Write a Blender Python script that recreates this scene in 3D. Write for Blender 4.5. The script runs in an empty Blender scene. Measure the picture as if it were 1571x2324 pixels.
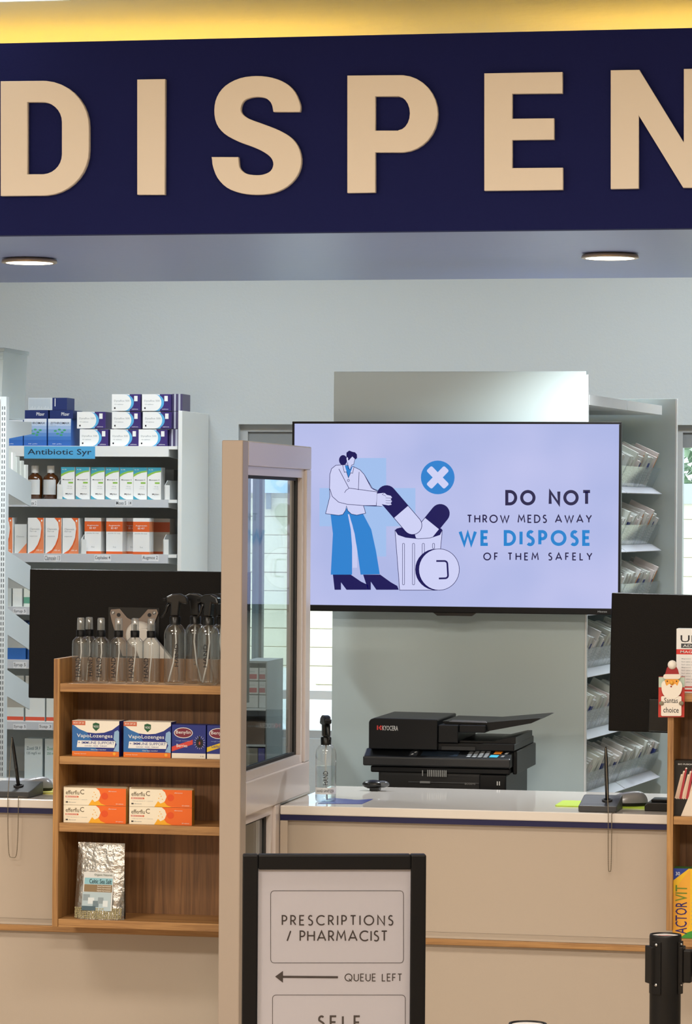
import bpy, bmesh, math, random
from mathutils import Matrix, Vector
random.seed(7)
R = math.radians
# ---------------------------------------------------------------- camera
FPX, PSI, RHO, EYE, D0 = 7500.0, R(11.5), R(0.4), 1.72, 8.58
FW = Vector((-math.sin(PSI), math.cos(PSI), 0)); RT = Vector((math.cos(PSI), math.sin(PSI), 0)); UP = Vector((0, 0, 1))
CAM = Vector((0, 0, EYE)) - FW * D0
scene = bpy.context.scene
cd = bpy.data.cameras.new('camera'); cam = bpy.data.objects.new('camera', cd); scene.collection.objects.link(cam)
cd.sensor_fit = 'VERTICAL'; cd.sensor_height = 36.0; cd.sensor_width = 36.0; cd.lens = FPX / 2324 * 36; cd.clip_end = 200; cd.clip_start = 0.1
r_ = RT * math.cos(RHO) + UP * math.sin(RHO); u_ = UP * math.cos(RHO) - RT * math.sin(RHO)
cm = Matrix.Identity(4)
for i in range(3): cm[i][0] = r_[i]; cm[i][1] = u_[i]; cm[i][2] = -FW[i]; cm[i][3] = CAM[i]
cam.matrix_world = cm; scene.camera = cam
# ---------------------------------------------------------------- world, exposure
w = bpy.data.worlds.new('world'); scene.world = w; w.use_nodes = True
bg = w.node_tree.nodes['Background']; bg.inputs[0].default_value = (0.93, 0.97, 1.0, 1); bg.inputs[1].default_value = 3.8
vs = scene.view_settings; vs.view_transform = 'Standard'; vs.look = 'None'; vs.gamma = 1; vs.exposure = 0.0; vs.use_curve_mapping = False
def area(name, loc, sx, sy, power, col, rot=(0, 0, 0)):
    l = bpy.data.lights.new(name, 'AREA'); l.shape = 'RECTANGLE'; l.size = sx; l.size_y = sy; l.energy = power; l.color = col
    o = bpy.data.objects.new(name, l); scene.collection.objects.link(o); o.location = loc; o.rotation_euler = rot; return o
WARM = (1.0, 0.92, 0.83); COOL = (0.90, 0.96, 1.0)
CEIL = 3.18; BACK = 4.1
SHOP_PANELS = [(-1.6, -2.6), (1.2, -2.6), (-1.6, -6.0), (1.2, -6.0)]
DISP_PANELS = [(-1.4, 2.7), (1.0, 2.7)]  # right-hand lamp added out of view to brighten the bins and far panel
SHOP_W = [38, 38, 150, 150]
for i, (x, y) in enumerate(SHOP_PANELS): area('shop_ceiling_lamp', (x, y, CEIL - 0.035), 1.15, 0.55, SHOP_W[i], WARM)
for i, (x, y) in enumerate(DISP_PANELS): area('dispensary_ceiling_lamp', (x, y, CEIL - 0.035), 1.15, 0.55, 28 + 14 * i, COOL)
# ---------------------------------------------------------------- pixel -> place helpers
def ray(u, v):
    dx, dy = u - 785.5, v - 1162.0
    xi = dx * math.cos(RHO) + dy * math.sin(RHO); yi = -dx * math.sin(RHO) + dy * math.cos(RHO)
    return FW + RT * (xi / FPX) - UP * (yi / FPX)
def at(u, v, Y):
    d = ray(u, v); t = (Y - CAM.y) / d.y; return CAM + d * t
def rect(u0, v0, u1, v1, Y):      # -> X0, X1, Z0 (low), Z1 (high)
    um, vm = (u0 + u1) / 2, (v0 + v1) / 2
    return at(u0, vm, Y).x, at(u1, vm, Y).x, at(um, v1, Y).z, at(um, v0, Y).z
def at_plane(u, v, o, n):
    d = ray(u, v); t = (o - CAM).dot(n) / d.dot(n); return CAM + d * t
def scale_at(u, Y):
    p = at(u, 1162, Y); return FPX / (p - CAM).dot(FW)
# ---------------------------------------------------------------- materials
def lin(h):
    if isinstance(h, (tuple, list)): c = [x / 255 for x in h]
    else: c = [int(h[i:i + 2], 16) / 255 for i in (0, 2, 4)]
    return tuple(x / 12.92 if x <= 0.04045 else ((x + 0.055) / 1.055) ** 2.4 for x in c) + (1,)
MATS = {}
def mat(col, rough=0.5, metal=0.0, emit=0.0, spec=0.5, bump=0.0, bscale=60, var=0.0, name=None):
    key = (str(col), rough, metal, emit, spec, bump, bscale, var)
    if key in MATS: return MATS[key]
    m = bpy.data.materials.new(name or ('paint_' + str(len(MATS)))); m.use_nodes = True; nt = m.node_tree
    b = nt.nodes['Principled BSDF']; c = lin(col)
    b.inputs['Base Color'].default_value = c; b.inputs['Roughness'].default_value = rough; b.inputs['Metallic'].default_value = metal
    b.inputs['Specular IOR Level'].default_value = spec
    if emit:
        b.inputs['Emission Color'].default_value = c; b.inputs['Emission Strength'].default_value = emit
        b.inputs['Base Color'].default_value = (0.01, 0.01, 0.01, 1); b.inputs['Specular IOR Level'].default_value = 0.1
    if bump or var:
        tc = nt.nodes.new('ShaderNodeTexCoord'); n = nt.nodes.new('ShaderNodeTexNoise'); n.inputs['Scale'].default_value = bscale; n.inputs['Detail'].default_value = 5
        nt.links.new(tc.outputs['Object'], n.inputs['Vector'])
        if bump:
            bp = nt.nodes.new('ShaderNodeBump'); bp.inputs['Strength'].default_value = bump; bp.inputs['Distance'].default_value = 0.01
            nt.links.new(n.outputs['Fac'], bp.inputs['Height']); nt.links.new(bp.outputs['Normal'], b.inputs['Normal'])
        if var:
            mx = nt.nodes.new('ShaderNodeMixRGB'); mx.inputs[1].default_value = tuple(x * (1 - var) for x in c[:3]) + (1,); mx.inputs[2].default_value = tuple(min(1, x * (1 + var)) for x in c[:3]) + (1,)
            nt.links.new(n.outputs['Fac'], mx.inputs[0]); nt.links.new(mx.outputs[0], b.inputs['Base Color'])
    MATS[key] = m; return m
def wood(name, c1, c2, axis, sc=1.0, rough=0.5):
    m = bpy.data.materials.new(name); m.use_nodes = True; nt = m.node_tree; b = nt.nodes['Principled BSDF']
    tc = nt.nodes.new('ShaderNodeTexCoord'); mp = nt.nodes.new('ShaderNodeMapping'); nt.links.new(tc.outputs['Object'], mp.inputs[0])
    s = [70 * sc] * 3; s['xyz'.index(axis)] = 2.2 * sc; mp.inputs['Scale'].default_value = s
    n = nt.nodes.new('ShaderNodeTexNoise'); n.inputs['Scale'].default_value = 1.6; n.inputs['Detail'].default_value = 6; n.inputs['Roughness'].default_value = 0.65; n.inputs['Distortion'].default_value = 0.6
    nt.links.new(mp.outputs[0], n.inputs['Vector'])
    cr = nt.nodes.new('ShaderNodeValToRGB'); cr.color_ramp.elements[0].position = 0.33; cr.color_ramp.elements[1].position = 0.64
    cr.color_ramp.elements[0].color = lin(c1); cr.color_ramp.elements[1].color = lin(c2)
    nt.links.new(n.outputs['Fac'], cr.inputs[0]); nt.links.new(cr.outputs[0], b.inputs['Base Color']); b.inputs['Roughness'].default_value = rough
    bp = nt.nodes.new('ShaderNodeBump'); bp.inputs['Strength'].default_value = 0.15; bp.inputs['Distance'].default_value = 0.002
    nt.links.new(n.outputs['Fac'], bp.inputs['Height']); nt.links.new(bp.outputs['Normal'], b.inputs['Normal'])
    return m
def clear(name, tint, gloss=0.12, edge=0.6, rough=0.03, milky=0.0):
    m = bpy.data.materials.new(name); m.use_nodes = True; nt = m.node_tree; nt.nodes.clear()
    out = nt.nodes.new('ShaderNodeOutputMaterial'); t = nt.nodes.new('ShaderNodeBsdfTransparent'); g = nt.nodes.new('ShaderNodeBsdfGlossy')
    t.inputs[0].default_value = lin(tint); g.inputs['Roughness'].default_value = rough
    lw = nt.nodes.new('ShaderNodeLayerWeight'); lw.inputs[0].default_value = 0.5
    mr = nt.nodes.new('ShaderNodeMapRange'); mr.inputs[3].default_value = gloss; mr.inputs[4].default_value = edge
    pw = nt.nodes.new('ShaderNodeMath'); pw.operation = 'POWER'; pw.inputs[1].default_value = 3.0
    nt.links.new(lw.outputs['Facing'], pw.inputs[0]); nt.links.new(pw.outputs[0], mr.inputs[0])
    mx = nt.nodes.new('ShaderNodeMixShader'); nt.links.new(mr.outputs[0], mx.inputs[0]); nt.links.new(t.outputs[0], mx.inputs[1]); nt.links.new(g.outputs[0], mx.inputs[2])
    last = mx
    if milky:
        d = nt.nodes.new('ShaderNodeBsdfDiffuse'); d.inputs[0].default_value = (0.85, 0.9, 0.9, 1); m2 = nt.nodes.new('ShaderNodeMixShader'); m2.inputs[0].default_value = milky
        nt.links.new(mx.outputs[0], m2.inputs[1]); nt.links.new(d.outputs[0], m2.inputs[2]); last = m2
    nt.links.new(last.outputs[0], out.inputs[0]); return m
# ---------------------------------------------------------------- mesh builder
TXT = {}
def text_geom(body):
    if body not in TXT:
        c = bpy.data.curves.new('t', 'FONT'); c.body = body; c.resolution_u = 2; c.offset = 0.004
        o = bpy.data.objects.new('t', c); me = o.to_mesh()
        vs_ = [(v.co.x, v.co.y) for v in me.vertices]; fs = [tuple(p.vertices) for p in me.polygons]; o.to_mesh_clear()
        bpy.data.objects.remove(o); bpy.data.curves.remove(c)
        x0 = min(v[0] for v in vs_); x1 = max(v[0] for v in vs_); y0 = min(v[1] for v in vs_); y1 = max(v[1] for v in vs_)
        TXT[body] = ([((a - x0) / (x1 - x0), (b - y0) / (y1 - y0)) for a, b in vs_], fs, (x1 - x0) / (y1 - y0))
    return TXT[body]
class MB:
    def __init__(s): s.v = []; s.f = []; s.m = []; s.s = []; s.mats = []; s.M = None
    def mi(s, m):
        if m not in s.mats: s.mats.append(m)
        return s.mats.index(m)
    def add(s, vs_, fs, m, smooth=False):
        o = len(s.v); k = s.mi(m)
        for p in vs_:
            p = Vector(p); s.v.append(s.M @ p if s.M else p)
        for f in fs: s.f.append(tuple(i + o for i in f)); s.m.append(k); s.s.append(smooth)
        return s
    def box(s, x0, y0, z0, x1, y1, z1, m):
        return s.add([(x0, y0, z0), (x1, y0, z0), (x1, y1, z0), (x0, y1, z0), (x0, y0, z1), (x1, y0, z1), (x1, y1, z1), (x0, y1, z1)],
              [(0, 3, 2, 1), (4, 5, 6, 7), (0, 1, 5, 4), (1, 2, 6, 5), (2, 3, 7, 6), (3, 0, 4, 7)], m)
    def frombm(s, bm, m, smooth=False):
        bm.verts.ensure_lookup_table()
        for i, v in enumerate(bm.verts): v.index = i
        s.add([v.co.copy() for v in bm.verts], [tuple(v.index for v in f.verts) for f in bm.faces], m, smooth); bm.free(); return s
    def rbox(s, x0, y0, z0, x1, y1, z1, m, r=0.004, seg=2, smooth=False):
        bm = bmesh.new(); bmesh.ops.create_cube(bm, size=1)
        for v in bm.verts: v.co = Vector(((x0 + x1) / 2 + v.co.x * (x1 - x0), (y0 + y1) / 2 + v.co.y * (y1 - y0), (z0 + z1) / 2 + v.co.z * (z1 - z0)))
        bmesh.ops.bevel(bm, geom=list(bm.edges), offset=r, segments=seg, affect='EDGES', profile=0.5); return s.frombm(bm, m, smooth)
    def prism(s, pts, a0, a1, m, axis='y', r=0, seg=2):
        def P(p, a): return {'y': (p[0], a, p[1]), 'x': (a, p[0], p[1]), 'z': (p[0], p[1], a)}[axis]
        n = len(pts); bm = bmesh.new()
        A = [bm.verts.new(P(p, a0)) for p in pts]; B = [bm.verts.new(P(p, a1)) for p in pts]
        bm.faces.new(A); bm.faces.new(B[::-1])
        for i in range(n): bm.faces.new((A[i], B[i], B[(i + 1) % n], A[(i + 1) % n]))
        bmesh.ops.recalc_face_normals(bm, faces=list(bm.faces))
        if r: bmesh.ops.bevel(bm, geom=[e for e in bm.edges if e.calc_face_angle(0) > 0.45], offset=r, segments=seg, affect='EDGES', profile=0.5)
        return s.frombm(bm, m)
    def lathe(s, prof, m, cx=0, cy=0, n=20, smooth=True, cap=True):
        vs_ = []; fs = []
        for r, z in prof:
            for i in range(n): a = 2 * math.pi * i / n; vs_.append((cx + r * math.cos(a), cy + r * math.sin(a), z))
        for j in range(len(prof) - 1):
            for i in range(n): fs.append((j * n + i, j * n + (i + 1) % n, (j + 1) * n + (i + 1) % n, (j + 1) * n + i))
        s.add(vs_, fs, m, smooth)
        if cap:
            for j in (0, len(prof) - 1):
                if prof[j][0] > 1e-5: s.add(vs_[j * n:(j + 1) * n], [tuple(range(n))], m)
        return s
    def tube(s, path, r, m, n=8, smooth=True):
        path = [Vector(p) for p in path]; rs = r if isinstance(r, (list, tuple)) else [r] * len(path)
        vs_ = []; fs = []; prev = None
        for i, p in enumerate(path):
            t = (path[min(i + 1, len(path) - 1)] - path[max(i - 1, 0)]).normalized()
            if prev is None: a = t.cross(Vector((0, 0, 1)) if abs(t.z) < 0.9 else Vector((1, 0, 0))).normalized()
            else: a = (prev - t * prev.dot(t)).normalized()
            prev = a; b = t.cross(a)
            for k in range(n): q = 2 * math.pi * k / n; vs_.append(p + (a * math.cos(q) + b * math.sin(q)) * rs[i])
        for j in range(len(path) - 1):
            for k in range(n): fs.append((j * n + k, j * n + (k + 1) % n, (j + 1) * n + (k + 1) % n, (j + 1) * n + k))
        fs.append(tuple(range(n))); fs.append(tuple((len(path) - 1) * n + k for k in range(n)))
        return s.add(vs_, fs, m, smooth)
    def ball(s, c, r, m, sc=(1, 1, 1), n=14):
        bm = bmesh.new(); bmesh.ops.create_uvsphere(bm, u_segments=n, v_segments=max(6, n // 2 + 1), radius=r)
        for v in bm.verts: v.co = Vector((v.co.x * sc[0] + c[0], v.co.y * sc[1] + c[1], v.co.z * sc[2] + c[2]))
        return s.frombm(bm, m, True)
    def flat(s, pts, y, m):       # face in the XZ plane
        return s.add([(p[0], y, p[1]) for p in pts], [tuple(range(len(pts)))], m)
    def text(s, body, x0, z0, x1, z1, y, m, vert=False):
        g, fs, asp = text_geom(body)
        if vert: vs_ = [(x1 - b * (x1 - x0), y, z0 + a * (z1 - z0)) for a, b in g]
        else: vs_ = [(x0 + a * (x1 - x0), y, z0 + b * (z1 - z0)) for a, b in g]
        return s.add(vs_, fs, m)
    def build(s, name, parent=None, loc=None, rot=None, normals=True, me_only=False):
        me = bpy.data.meshes.new(name)
        me.from_pydata([tuple(v) for v in s.v], [], s.f)
        for m in s.mats: me.materials.append(m)
        me.polygons.foreach_set('material_index', s.m); me.polygons.foreach_set('use_smooth', s.s); me.update()
        if normals:
            bm = bmesh.new(); bm.from_mesh(me); bmesh.ops.recalc_face_normals(bm, faces=list(bm.faces)); bm.to_mesh(me); bm.free()
        if me_only: return me
        return put(me, name, parent, loc, rot)
def put(me, name, parent=None, loc=None, rot=None):
    o = bpy.data.objects.new(name, me); scene.collection.objects.link(o)
    if loc is not None: o.location = loc
    if rot is not None: o.rotation_euler = rot
    if parent: o.parent = parent
    return o
def tag(o, label=None, cat=None, group=None, kind=None):
    if label: o['label'] = label
    if cat: o['category'] = cat
    if group: o['group'] = group
    if kind: o['kind'] = kind
    return o
def thing(name, label, cat, loc=(0, 0, 0), rz=0, group=None):
    o = bpy.data.objects.new(name, None); scene.collection.objects.link(o); o.empty_display_size = 0.05
    o.location = loc; o.rotation_euler = (0, 0, rz); return tag(o, label, cat, group)
def dup(root, loc, rz, label, group=None):
    r = root.copy(); scene.collection.objects.link(r); r.location = loc; r.rotation_euler = (0, 0, rz); tag(r, label, None, group)
    for ch in list(root.children):
        c = ch.copy(); scene.collection.objects.link(c); c.parent = r
        for g in list(ch.children):
            d = g.copy(); scene.collection.objects.link(d); d.parent = c
    return r
def struct(o, label, cat):
    o['kind'] = 'structure'; o['label'] = label; o['category'] = cat; return o
ORD = ['first', 'second', 'third', 'fourth', 'fifth', 'sixth', 'seventh', 'eighth', 'ninth', 'tenth', 'eleventh', 'twelfth', 'thirteenth', 'fourteenth']
def arc(cx, cy, rx, ry, a0, a1, n=10):
    return [(cx + rx * math.cos(R(a0 + (a1 - a0) * i / n)), cy + ry * math.sin(R(a0 + (a1 - a0) * i / n))) for i in range(n + 1)]
def rrect(x0, y0, x1, y1, r, n=4):
    return arc(x1 - r, y1 - r, r, r, 0, 90, n) + arc(x0 + r, y1 - r, r, r, 90, 180, n) + arc(x0 + r, y0 + r, r, r, 180, 270, n) + arc(x1 - r, y0 + r, r, r, 270, 360, n)
def catmull(pts, k=4, opened=False):
    out = []; n = len(pts)
    for i in range(n - 1 if opened else n):
        p0, p1, p2, p3 = [Vector(pts[max(0, min(n - 1, i + j - 1)) if opened else (i + j - 1) % n]) for j in range(4)]
        for q in range(k):
            t = q / k; out.append(tuple(0.5 * ((2 * p1) + (-p0 + p2) * t + (2 * p0 - 5 * p1 + 4 * p2 - p3) * t * t + (-p0 + 3 * p1 - 3 * p2 + p3) * t ** 3)))
    return out
def ribbon(pts, w, closed=False):      # quads of a mitred stroke
    P = [Vector(p) for p in pts]; n = len(P); L = []; Rr = []
    for i in range(n):
        a = P[i - 1] if (i > 0 or closed) else None; b = P[(i + 1) % n] if (i < n - 1 or closed) else None
        d1 = (P[i] - a).normalized() if a is not None else None; d2 = (b - P[i]).normalized() if b is not None else None
        if d1 is None: d1 = d2
        if d2 is None: d2 = d1
        n1 = Vector((-d1.y, d1.x)); n2 = Vector((-d2.y, d2.x)); m = (n1 + n2)
        m = m.normalized() if m.length > 1e-6 else n1
        k = min(2.2, 1 / max(0.3, m.dot(n1))); L.append(P[i] + m * w / 2 * k); Rr.append(P[i] - m * w / 2 * k)
    q = []
    for i in range(n if closed else n - 1):
        j = (i + 1) % n; q.append([tuple(L[i]), tuple(L[j]), tuple(Rr[j]), tuple(Rr[i])])
    return q
# geometric upper-case stroke font, cap height 1: glyph -> (width, [(points, closed)])
O_ = arc(.5, .5, .5, .5, 0, 360, 28)[:-1]
GL = {
 'A': (.86, [([(0, 0), (.43, 1), (.86, 0)], 0), ([(.15, .3), (.71, .3)], 0)]),
 'C': (.82, [(arc(.5, .5, .5, .5, 48, 312, 20), 0)]),
 'D': (.72, [([(0, 0), (0, 1), (.24, 1)] + arc(.24, .5, .48, .5, 86, -86, 16) + [(.24, 0)], 1)]),
 'E': (.46, [([(.46, 1), (0, 1), (0, 0), (.46, 0)], 0), ([(0, .52), (.4, .52)], 0)]),
 'F': (.44, [([(.44, 1), (0, 1), (0, 0)], 0), ([(0, .5), (.38, .5)], 0)]),
 'H': (.68, [([(0, 0), (0, 1)], 0), ([(.68, 0), (.68, 1)], 0), ([(0, .52), (.68, .52)], 0)]),
 'I': (.0, [([(0, 0), (0, 1)], 0)]),
 'L': (.42, [([(0, 1), (0, 0), (.42, 0)], 0)]),
 'M': (.92, [([(0, 0), (.12, 1), (.46, .3), (.8, 1), (.92, 0)], 0)]),
 'N': (.7, [([(0, 0), (0, 1), (.7, 0), (.7, 1)], 0)]),
 'O': (1.0, [(O_, 1)]),
 'Q': (1.0, [(O_, 1), ([(.55, .3), (.95, -.05)], 0)]),
 'P': (.46, [([(0, 0), (0, 1), (.2, 1)] + arc(.2, .72, .27, .28, 84, -84, 10) + [(.2, .44), (0, .44)], 0)]),
 'R': (.5, [([(0, 0), (0, 1), (.2, 1)] + arc(.2, .73, .27, .27, 84, -84, 10) + [(.2, .46), (0, .46)], 0), ([(.2, .46), (.52, 0)], 0)]),
 'S': (.44, [(arc(.23, .75, .2, .25, 40, 200, 9) + arc(.2, .25, .24, .27, 70, -140, 12), 0)]),
 'T': (.56, [([(0, 1), (.56, 1)], 0), ([(.28, 1), (.28, 0)], 0)]),
 'U': (.62, [([(0, 1), (0, .31)] + arc(.31, .31, .31, .31, 180, 360, 12) + [(.62, 1)], 0)]),
 'W': (1.2, [([(0, 1), (.33, 0), (.6, .9), (.87, 0), (1.2, 1)], 0)]),
 'Y': (.72, [([(0, 1), (.36, .45), (.72, 1)], 0), ([(.36, .45), (.36, 0)], 0)]),
 '/': (.36, [([(0, -.02), (.36, 1.02)], 0)]), ' ': (.34, []),
}
def stroke_text(body, u0, u1, vt, vb, wfrac):     # quads in pixel coordinates
    h = (vb - vt); wd = wfrac * h; hc = h - wd; nat = sum(GL[c][0] for c in body) * hc + wd
    gap = (u1 - u0 - nat) / (len(body) - 1); x = u0 + wd / 2; out = []
    for c in body:
        gw, st = GL[c]
        for pts, cl in st:
            out += [[(x + p[0] * hc, vb - wd / 2 - p[1] * hc) for p in q] for q in ribbon(pts, wd / hc, cl)]
        x += gw * hc + gap
    return out

# ---------------------------------------------------------------- palette
M_wall = mat('B9C0C3', 0.7, bump=0.08, bscale=90, name='wall_paint')
M_ceil = mat('E6DCC4', 0.8, bump=0.5, bscale=14, name='ceiling_plaster')
M_navy = mat('121A58', 0.7, spec=0.2, bump=0.15, bscale=160, name='navy_paint')
M_soff = mat('8792BE', 0.36, bump=0.06, bscale=20, name='soffit_paint')
M_lam = mat('C0B2A2', 0.38, bump=0.02, bscale=200, name='counter_laminate')
M_top = mat('E8E2DA', 0.07, spec=0.6, name='counter_gloss')
M_blue = mat('10154A', 0.35, name='blue_stripe')
M_white = mat('E2E6E6', 0.4, name='white_metal')
M_grey = mat('8D9394', 0.5, name='grey_metal')
M_alu = mat('D8CDC8', 0.22, spec=0.6, name='upvc')
M_black = mat('0C0B0C', 0.42, spec=.2, name='black_plastic')
M_blk2 = mat('0A0A0B', 0.3, name='black_gloss')
M_pan = mat('C0D0D1', 0.45, name='panel_grey_white')
M_gask = mat('0C0B0B', 0.6)
M_chr = mat('C9CACC', 0.25, metal=1.0)
M_glass = clear('pane_glass', (236, 244, 246), 0.05, 0.5)
M_acr = clear('acrylic', (243, 247, 249), 0.06, 0.6, 0.1, 0.06)
M_pet = clear('clear_pet', (250, 252, 252), 0.10, 1.0, 0.05, 0.015)
M_liq = clear('liquid', (244, 248, 249), 0.04, 0.5, 0.02)
M_wv = wood('oak_vertical', '8A6038', 'C09258', 'z')
M_wh = wood('oak_horizontal', '8A6038', 'C2945C', 'x')
M_wb = wood('oak_back_shaded', '604229', '946A42', 'z', 0.8)  # oak darkened for the back board, shade inside the rack put into its colour
K = mat('15151A', 0.6); Wt = mat('EDEFEF', 0.55)
# ================================================================ STRUCTURE
XL, XR, YF = -3.6, 4.2, -10.0
o = MB().box(XL, YF, -0.05, XR, BACK + 0.2, 0, mat('B9A894', 0.35, name='floor_vinyl', var=0.05, bscale=3)).build('floor'); struct(o, 'beige vinyl floor of the shop', 'floor')
o = MB().box(XL, YF, CEIL, XR, BACK + 0.2, CEIL + 0.05, M_ceil).build('ceiling'); struct(o, 'plastered ceiling glowing yellow above the navy bulkhead', 'ceiling')
o = MB().box(XL - 0.1, YF, 0, XL, BACK, CEIL, M_wall).build('wall_left'); struct(o, 'plain painted wall on the left', 'wall')
o = MB().box(XR, YF, 0, XR + 0.1, BACK, CEIL, M_wall).build('wall_right'); struct(o, 'plain painted wall on the right', 'wall')
o = MB().box(XL, YF - 0.1, 0, XR, YF, CEIL, mat('D8C8B0', 0.8)).build('wall_front'); struct(o, 'plain wall behind the viewer', 'wall')
# back wall with two openings
WZ1 = at(650, 963, BACK).z; WZ0 = at(730, 1677, BACK).z
LW0, LW1 = at(540, 1200, BACK).x, at(800, 1200, BACK).x
RW0, RW1 = at(1529, 1200, BACK).x, at(1529, 1200, BACK).x + 1.0
wb = MB()
wb.box(XL, BACK, 0, XR, BACK + 0.2, WZ0, M_wall); wb.box(XL, BACK, WZ1, XR, BACK + 0.2, CEIL, M_wall)
wb.box(XL, BACK, WZ0, LW0, BACK + 0.2, WZ1, M_wall); wb.box(LW1, BACK, WZ0, RW0, BACK + 0.2, WZ1, M_wall); wb.box(RW1, BACK, WZ0, XR, BACK + 0.2, WZ1, M_wall)
struct(wb.build('wall_back'), 'pale grey-white back wall of the dispensary', 'wall')
def window(n, x0, x1, mull, label):
    root = thing('window_%d' % n, label, 'window', ((x0 + x1) / 2, BACK + 0.06, WZ0)); root['kind'] = 'structure'
    X0, X1 = x0 - (x0 + x1) / 2, x1 - (x0 + x1) / 2; H = WZ1 - WZ0
    fr = MB(); g = mat('A9ACAD', 0.35)
    fr.box(X0, -0.03, 0, X0 + .03, .03, H, g).box(X1 - .03, -0.03, 0, X1, .03, H, g).box(X0 + .03, -0.03, H - .028, X1 - .03, .03, H, g).box(X0 + .03, -0.03, 0, X1 - .03, .03, .03, g)
    fr.build('window_frame', root)
    MB().box(X0 + .03, -0.02, H - .085, X1 - .03, .03, H - .028, mat('7C8082', 0.4)).build('blind_box', root)
    zt = at(730, 1589, BACK).z - WZ0
    MB().box(X0 + .03, -0.025, zt, X1 - .03, .025, zt + .034, mat('DCE3E6', 0.35)).build('transom', root)
    for m_ in mull: MB().box(m_ - (x0 + x1) / 2 - .006, -0.02, .03, m_ - (x0 + x1) / 2 + .006, .02, H - .085, mat('4A4F52', 0.4)).build('mullion', root)
    for za, zb in ((.03, zt), (zt + .034, H - .085)): MB().box(X0 + .03, -.003, za, X1 - .03, .003, zb, M_glass).build('pane', root)
    return root
mX = at(586, 1300, BACK).x
w1 = window(1, LW0, LW1, [mX], 'left window with grey frame seen through the glass partition')
w2 = window(2, RW0, RW1, [], 'right window with grey header beside the shelving row')
cu = MB(); xx = LW0 + .035
while xx < mX - .012: cu.box(xx, -.0, 0, xx + .012, .012, WZ1 - WZ0 - .13, mat('AEBDC6', 0.7)); xx += .013
MBc = cu.build('blind_slats', None, (0, BACK + .10, WZ0 + .035)); tag(MBc, 'narrow pale blue-grey vertical blind at the left edge of the window', 'blind')
# bulkhead
BY0, BY1 = 0.10, 1.87
BZ0 = at(785, 526, BY0).z; BZ1 = at(785, 81, BY0).z
b = MB(); b.box(XL, BY0, BZ0, XR, BY0 + 0.04, BZ1, M_navy); b.box(XL, BY0 + .04, BZ0, XR, BY1, BZ0 + .03, M_soff); b.box(XL, BY1 - .03, BZ0 + .03, XR, BY1, BZ0 + .12, M_soff); b.box(XL, BY0 + .04, BZ1 - .20, XR, BY1 - .1, BZ1 - .18, M_wall)
struct(b.build('wall_bulkhead'), 'long navy bulkhead over the counter with blue-grey underside', 'wall')
# cove strips
LEDM = mat('FFD04A', 0.5, emit=34.0)
for a, b_, lb in ((XL + .1, at(870, 60, 1.40).x, 'long glowing yellow cove light strip on the left of the dark gap'), (at(1240, 60, 1.40).x, XR - .1, 'glowing yellow cove light strip on the right of the dark gap')):
    root = thing('cove_light', lb, 'light strip', ((a + b_) / 2, 1.40, BZ1 - .18)); h = (b_ - a) / 2
    MB().box(-h, -.02, 0, h, .02, .006, M_white).build('channel', root); MB().box(-h, -.012, .006, h, .012, .014, LEDM).build('diffuser', root)
# ceiling light panels
def panel(x, y, label, em, col):
    root = thing('ceiling_light', label, 'ceiling light', (x, y, CEIL - .03))
    MB().box(-.6, -.3, 0, .6, -.285, .03, M_white).box(-.6, .285, 0, .6, .3, .03, M_white).box(-.6, -.285, 0, -.585, .285, .03, M_white).box(.585, -.285, 0, .6, .285, .03, M_white).build('frame', root)
    MB().box(-.585, -.285, .012, .585, .285, .02, mat(col, .5, emit=em)).build('diffuser', root)
for i, (x, y) in enumerate(SHOP_PANELS): panel(x, y, ['warm ceiling light panel near the counter, left', 'warm ceiling light panel near the counter, right', 'warm ceiling light panel at the rear of the shop, left', 'warm ceiling light panel at the rear of the shop, right'][i], 3, 'FFE6C8')
for i, (x, y) in enumerate(DISP_PANELS): panel(x, y, ['cool ceiling light panel in the dispensary, left', 'cool ceiling light panel in the dispensary, right'][i], 3, 'E8F6FF')
pz = at(160, 2, 1.0); _d = ray(160, 2); _p = CAM + _d * ((CEIL - .03 - CAM.z) / _d.z); panel(_p.x - .6, _p.y - .3, 'white ceiling light panel above the navy bulkhead at top left', 3, 'FFFFFF')
# downlights in the soffit
for u, v, lb in ((67, 587, 'round recessed downlight under the bulkhead, above the left shelves'), (1385, 576, 'round recessed downlight under the bulkhead, right end')):
    d = ray(u, v); t = (BZ0 - CAM.z) / d.z; p = CAM + d * t
    root = thing('downlight', lb, 'ceiling light', (p.x, p.y, BZ0))
    MB().lathe([(.066, 0), (.080, -.004), (.082, -.0125), (.078, -.014), (.066, -.006), (.066, 0)], mat('B9A48C', .3, metal=.6), n=40, cap=False).build('rim', root)
    MB().lathe([(0.0001, -.0135), (.069, -.0135)], mat('FFF6E0', .5, emit=5), n=40, cap=False).build('lens', root)
    l = bpy.data.lights.new('downlight_beam', 'SPOT'); l.energy = 105; l.spot_size = R(136); l.spot_blend = 1.0; l.color = (.93, .98, 1); l.shadow_soft_size = .06
    lo = bpy.data.objects.new('downlight_beam', l); scene.collection.objects.link(lo); lo.location = (p.x, p.y, BZ0 - .03)
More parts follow.
